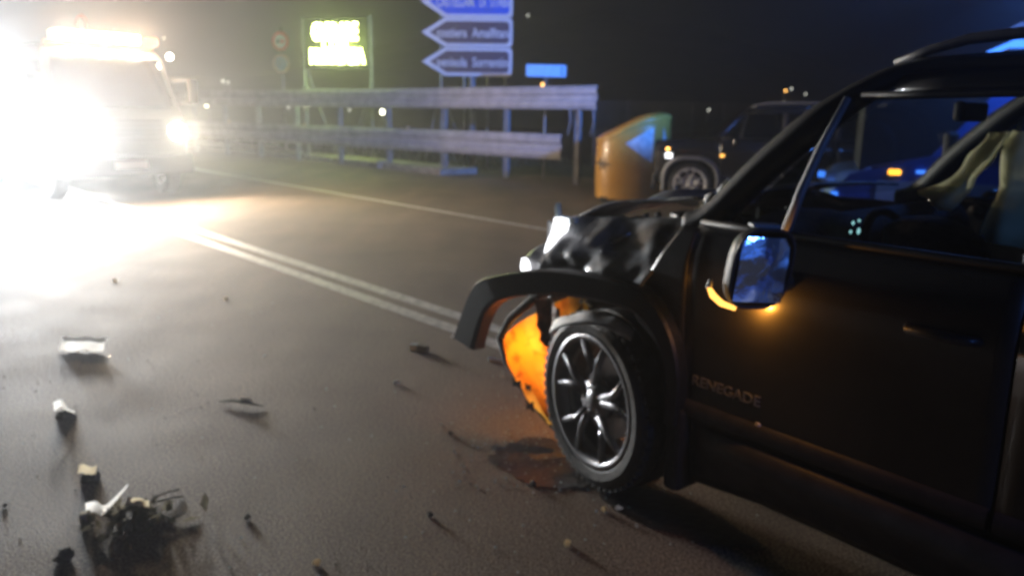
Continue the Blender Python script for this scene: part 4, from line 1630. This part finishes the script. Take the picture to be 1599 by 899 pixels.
# ------------------------------------------------------------------ debris on the road
def lump(name, m, loc, size, seed, label, cat, sub=2, group=None, rz=0):
    b = MB()
    n, k = 12, 8

    def fn(u, v):
        t = 2 * PI * u
        ph = -PI / 2 + PI * v
        d = Vector((math.cos(t) * math.cos(ph), math.sin(t) * math.cos(ph), math.sin(ph)))
        r = 1 + .55 * nz(d.x * 1.7 + seed, d.y * 1.7, d.z * 1.7) + .35 * nz(d.x * 4, d.y * 4 + seed, d.z * 4)
        return (d.x * r * size[0], d.y * r * size[1], max(-.0, d.z * r * size[2] + size[2] * .6))
    b.grid(fn, 20, 12, closed_u=True)
    o = b.build(name, m, None)
    o.location = loc
    o.rotation_euler = (0, 0, rz)
    return tag(o, label, cat, group)


def flat_piece(name, m, loc, pts, th, rz, label, cat, tilt=(0, 0), group=None):
    b = MB(); b.prism(pts, 0, th)
    o = b.build(name, m, None, bevel=th * .25)
    o.location = (loc[0], loc[1], .003)
    o.rotation_euler = (tilt[0], tilt[1], rz)
    return tag(o, label, cat, group)


GD = 'crash debris lying on the road'
b = MB()
b.grid(lambda u, v: (-.14 + .28 * u, .05 * (2 * v - 1) * (1 if v < .5 else .4) - .01 * math.sin(u * 9), .004 + .075 * (v / .5 if v < .5 else 1 - .25 * (v - .5) / .5) + .004 * math.sin(u * 14)), 18, 6)
o = b.build('white_fragment', M['thin_white'], loc=(-2.70, 4.66, 0))
tag(o, 'white rectangular plastic piece lying alone on the road, farthest debris on the left', 'debris', GD)

g = empty('torn_bracket', 'small dark bracket with a white top, below the white rectangular piece', 'debris', (-2.19, 3.55, 0), 0, GD)
b = MB(); b.lathe([(0, 0), (.045, .0), (.05, .012), (.03, .04), (0, .045)], (0, 0, 0), 'z', 8, (1.1, .7, 1)); b.build('body', M['debris_dark'], g)
b = MB(); b.grid(lambda u, v: (-.055 + .10 * u, .01 * math.sin(u * 6), .035 + .02 * math.sin(u * 5) + .045 * v * (1 - .4 * u)), 10, 3); b.build('white_tip', M['thin_white'], g, smooth=True)
g = empty('foam_topped_chunk', 'dark chunk with a cream coloured top, between the bracket and the large clump', 'debris', (-1.72, 2.90, 0), 0, GD)
b = MB(); b.box((0, 0, .02), (.075, .06, .04), Matrix.Rotation(.3, 3, 'Z'), .8); b.build('body', M['debris_dark'], g, bevel=.01)
b = MB(); b.grid(lambda u, v: (-.04 + .075 * u, -.02 + .02 * v, .04 + .03 * v + .006 * math.sin(u * 7)), 8, 3); b.build('foam_top', M['thin_cream'], g, smooth=True)

g = empty('wreckage_clump', 'largest clump of torn dark wreckage with a bent white strip, bottom left of the road', 'debris', (-1.40, 2.60, 0), 0, GD)
rnd = random.Random(4)
b = MB()
for i in range(170):
    a_ = rnd.uniform(0, 2 * PI); rr = abs(rnd.gauss(0, .075))
    c0 = Vector((math.cos(a_) * rr * 1.2, math.sin(a_) * rr * .8, rnd.uniform(0.0, .04)))
    d0 = Vector((rnd.uniform(-1, 1), rnd.uniform(-1, 1), rnd.uniform(-.4, .8))).normalized()
    s0 = d0.cross(Vector((rnd.uniform(-1, 1), rnd.uniform(-1, 1), rnd.uniform(-1, 1)))).normalized()
    L_ = rnd.uniform(.015, .045); W_ = rnd.uniform(.008, .024)
    v = [c0 - d0 * L_ - s0 * W_ * .4, c0 + s0 * W_, c0 + d0 * L_, c0 - s0 * W_]
    v = [(q.x, q.y, max(.004, q.z)) for q in v]
    b.add(v, [(0, 1, 2, 3)])
b.build('torn_scraps', M['scrap'], g)['kind'] = 'stuff'
for i in range(7):
    a_ = rnd.uniform(0, 2 * PI)
    b = MB()
    pts = [(.03 * math.cos(a_), .03 * math.sin(a_), .05)]
    for k in range(4):
        pts.append((pts[-1][0] + .045 * math.cos(a_ + rnd.uniform(-.6, .6)), pts[-1][1] + .045 * math.sin(a_ + rnd.uniform(-.6, .6)), max(.006, pts[-1][2] + rnd.uniform(-.03, .02))))
    b.tube(pts, .0045, 5); b.build('wire', M['debris_dark'], g)
RIB = smooth_path([(-.18, -.01, .02), (-.145, 0, .03), (-.11, -.015, .025), (-.09, .01, .04), (-.06, .03, .075), (-.04, .04, .10)], 20)
b = MB(); b.grid(lambda u, v: RIB[int(round(u * 20))] + Vector((.012 * v, .012 * math.sin(v * 3), .05 * v * (1 - .5 * u))), 20, 4); b.build('white_strip', M['thin_white'], g, smooth=True)
b = MB(); b.grid(lambda u, v: (-.01 + .07 * u, .02 + .01 * math.sin(u * 5), .045 + .03 * v), 6, 3); b.build('pale_flap', M['thin_cream'], g, smooth=True)
b = MB(); b.box((-.165, -.02, .02), (.04, .03, .04), Matrix.Rotation(.5, 3, 'Z')); b.build('cream_block', M['cream'], g, bevel=.006)
b = MB(); b.box((-.005, .03, .055), (.06, .03, .012), Matrix.Rotation(.5, 3, 'X')); b.build('clear_fragment', M['cream'], g)
b = MB(); b.tube([(.01, -.05, .02), (-.0, -.12, .015), (.02, -.2, .01), (.06, -.27, .008)], .007, 5); b.tube([(.03, -.05, .03), (.05, -.14, .012), (.10, -.22, .01)], .005, 5); b.build('trailing_cable', M['debris_dark'], g)

g = empty('broken_trim', 'long flat dark strip with a pale chip, alone in mid road', 'debris', (-1.40, 3.76, 0), R(-8), GD)
b = MB(); b.tube([(-.12, 0, .012), (-.05, .01, .02), (.02, -.006, .022), (.13, -.012, .008)], [.006, .014, .017, .004], 6, True, .6); b.build('strip', M['debris_dark'], g)
b = MB(); b.tube([(.0, .005, .036), (.06, 0, .032)], [.012, .008], 6, True, .5); b.build('pale_chip', M['cream'], g)

g = empty('lens_fragment', 'clear lamp fragment glinting below the torn arch tip, with its long dark shadow', 'debris', (-.62, 4.75, 0), 0, GD)
b = MB(); b.prism([(-.03, -.02), (.03, -.015), (.02, .02), (-.02, .025)], .0, .04); b.build('shard', M['clear_shard'], g)
b = MB(); b.box((.05, -.02, .02), (.09, .03, .04), Matrix.Rotation(-.5, 3, 'Z')); b.build('base_piece', M['debris_dark'], g, bevel=.005)
flat_piece('curved_lens_strip', M['clear_shard'], (-.085, 4.55), [(-.06, .02), (-.05, -.015), (.02, -.03), (.07, -.02), (.06, .0), (.0, .0), (-.04, .03)], .012, R(0), 'pale green curved lens strip beside the orange glowing corner', 'debris', (.25, 0), GD)
small = [((-.36, 2.30 + .02), .014, 'thin_cream', 'tan chip at the bottom edge of the photo, left of the pair of white chips'),
         ((.212, 2.475), .013, 'thin_cream', 'yellowish chip low in front of the front wheel'),
         ((.372, 2.72), .012, 'thin_cream', 'cream chip, left one of the pair in front of the tyre'),
         ((.43, 2.73), .013, 'thin_white', 'white chip, right one of the pair in front of the tyre'),
         ((-.40, 5.05), .012, 'thin_white', 'white chip on the double line beside the torn arch tip'),
         ((-.05, 4.25), .012, 'clear_shard', 'glassy chip under the glowing orange corner'),
         ((-.64, 4.10), .016, 'clear_shard', 'faint glassy chip in mid road below the lens fragment'),
         ((-2.62, 3.30), .014, 'thin_cream', 'pinkish chip left of the small dark bracket'),
         ((-3.5, 6.6), .02, 'thin_cream', 'small chip in the glare below the double line'),
         ((-2.3, 6.0), .015, 'thin_cream', 'tiny chip in the bright patch right of the glare'),
         ((-1.50, 2.33), .03, 'debris_dark', 'dark crumpled chunk cut by the bottom edge of the photo'),
         ((-.98, 2.62), .014, 'debris_dark', 'small black crumb right of the large clump'),
         ((-.30, 2.66), .013, 'debris_dark', 'black crumb alone in the lower middle of the road'),
         ((-.28, 3.42), .013, 'debris_dark', 'thin black sliver left of the front wheel'),
         ((-1.93, 2.68), .010, 'debris_dark', 'black speck left of the large clump'),
         ((.10, 2.92), .014, 'debris_dark', 'black sliver in the wet patch before the tyre')]
small[0] = ((-.645, 2.33), .014, 'thin_cream', 'tan chip near the bottom edge, right of the large clump')
for i, ((x, y), r_, mm, lab) in enumerate(small):
    lump('plastic_chip', M[mm], (x, y, .002), (r_, r_ * .8, r_ * .8), i * 3.7, lab, 'debris', group=GD, rz=i)

# glass crumbs and grit near the wheel
b = MB()
rnd = random.Random(8)
for i in range(390):
    if i < 300:
        x, y = rnd.gauss(.22, .30), rnd.gauss(3.25, .40)
    else:
        x, y = rnd.uniform(-3.2, 1.0), rnd.uniform(2.0, 7.0)
    s_ = rnd.uniform(.0015, .0045)
    a_ = rnd.uniform(0, PI)
    b.box((x, y, s_ * .6 + .002), (s_ * 2, s_ * 1.4, s_), Matrix.Rotation(a_, 3, 'Z'))
b.build('glass_crumbs', M['clear_shard'])['kind'] = 'stuff'
b = MB()
for i in range(500):
    x, y = rnd.uniform(-3.5, .9), rnd.uniform(1.9, 7.5)
    s_ = rnd.uniform(.0015, .004)
    b.box((x, y, s_ * .5 + .001), (s_ * 2, s_ * 1.5, s_), Matrix.Rotation(rnd.uniform(0, PI), 3, 'Z'))
b.build('grit', M['debris_dark'])['kind'] = 'stuff'

# spilled fluid in front of and under the wheel
def puddle(name, c, rx, ry, rz_, seed, z, label):
    b = MB()
    n = 60
    v = [(0, 0, 0)]
    for k in range(n):
        t = 2 * PI * k / n
        r = 1 + .35 * nz(math.cos(t) * 1.3 + seed, math.sin(t) * 1.3, 0) + .16 * nz(math.cos(t) * 4 + seed, math.sin(t) * 4, 1) + .1 * nz(math.cos(t) * 9, math.sin(t) * 9 + seed, 1)
        v.append((rx * r * math.cos(t), ry * r * math.sin(t), 0))
    b.add(v, [(0, 1 + k, 1 + (k + 1) % n) for k in range(n)])
    o = b.build(name, M['wet'])
    o.location = (c[0], c[1], z)
    o.rotation_euler = (0, 0, rz_)
    return tag(o, label, 'fluid spill')


puddle('oil_spill', (.22, 3.12), .36, .20, R(-25), 1.0, .0045, 'dark wet fluid patch on the asphalt in front of the front tyre')
puddle('oil_spill', (.62, 2.70), .30, .14, R(-45), 4.0, .0065, 'dark wet streak trailing under the sill behind the tyre')

# ------------------------------------------------------------------ haze box added in place of lens glare round the lamps
b = MB(); b.box((0, 50, 12), (300, 240, 28))
hz = b.build('haze', M['void'])
hz['kind'] = 'stuff'
hm = bpy.data.materials.new('glare_haze')
hm.use_nodes = True
nt = hm.node_tree
nt.nodes.remove(nt.nodes['Principled BSDF'])
pvn = nt.nodes.new('ShaderNodeVolumePrincipled')
pvn.inputs['Color'].default_value = (.9, .92, .95, 1)
pvn.inputs['Density'].default_value = HAZE
pvn.inputs['Anisotropy'].default_value = ANISO
nt.links.new(pvn.outputs[0], nt.nodes['Material Output'].inputs['Volume'])
hm.cycles.volume_sampling = 'MULTIPLE_IMPORTANCE'
hz.data.materials.clear()
hz.data.materials.append(hm)
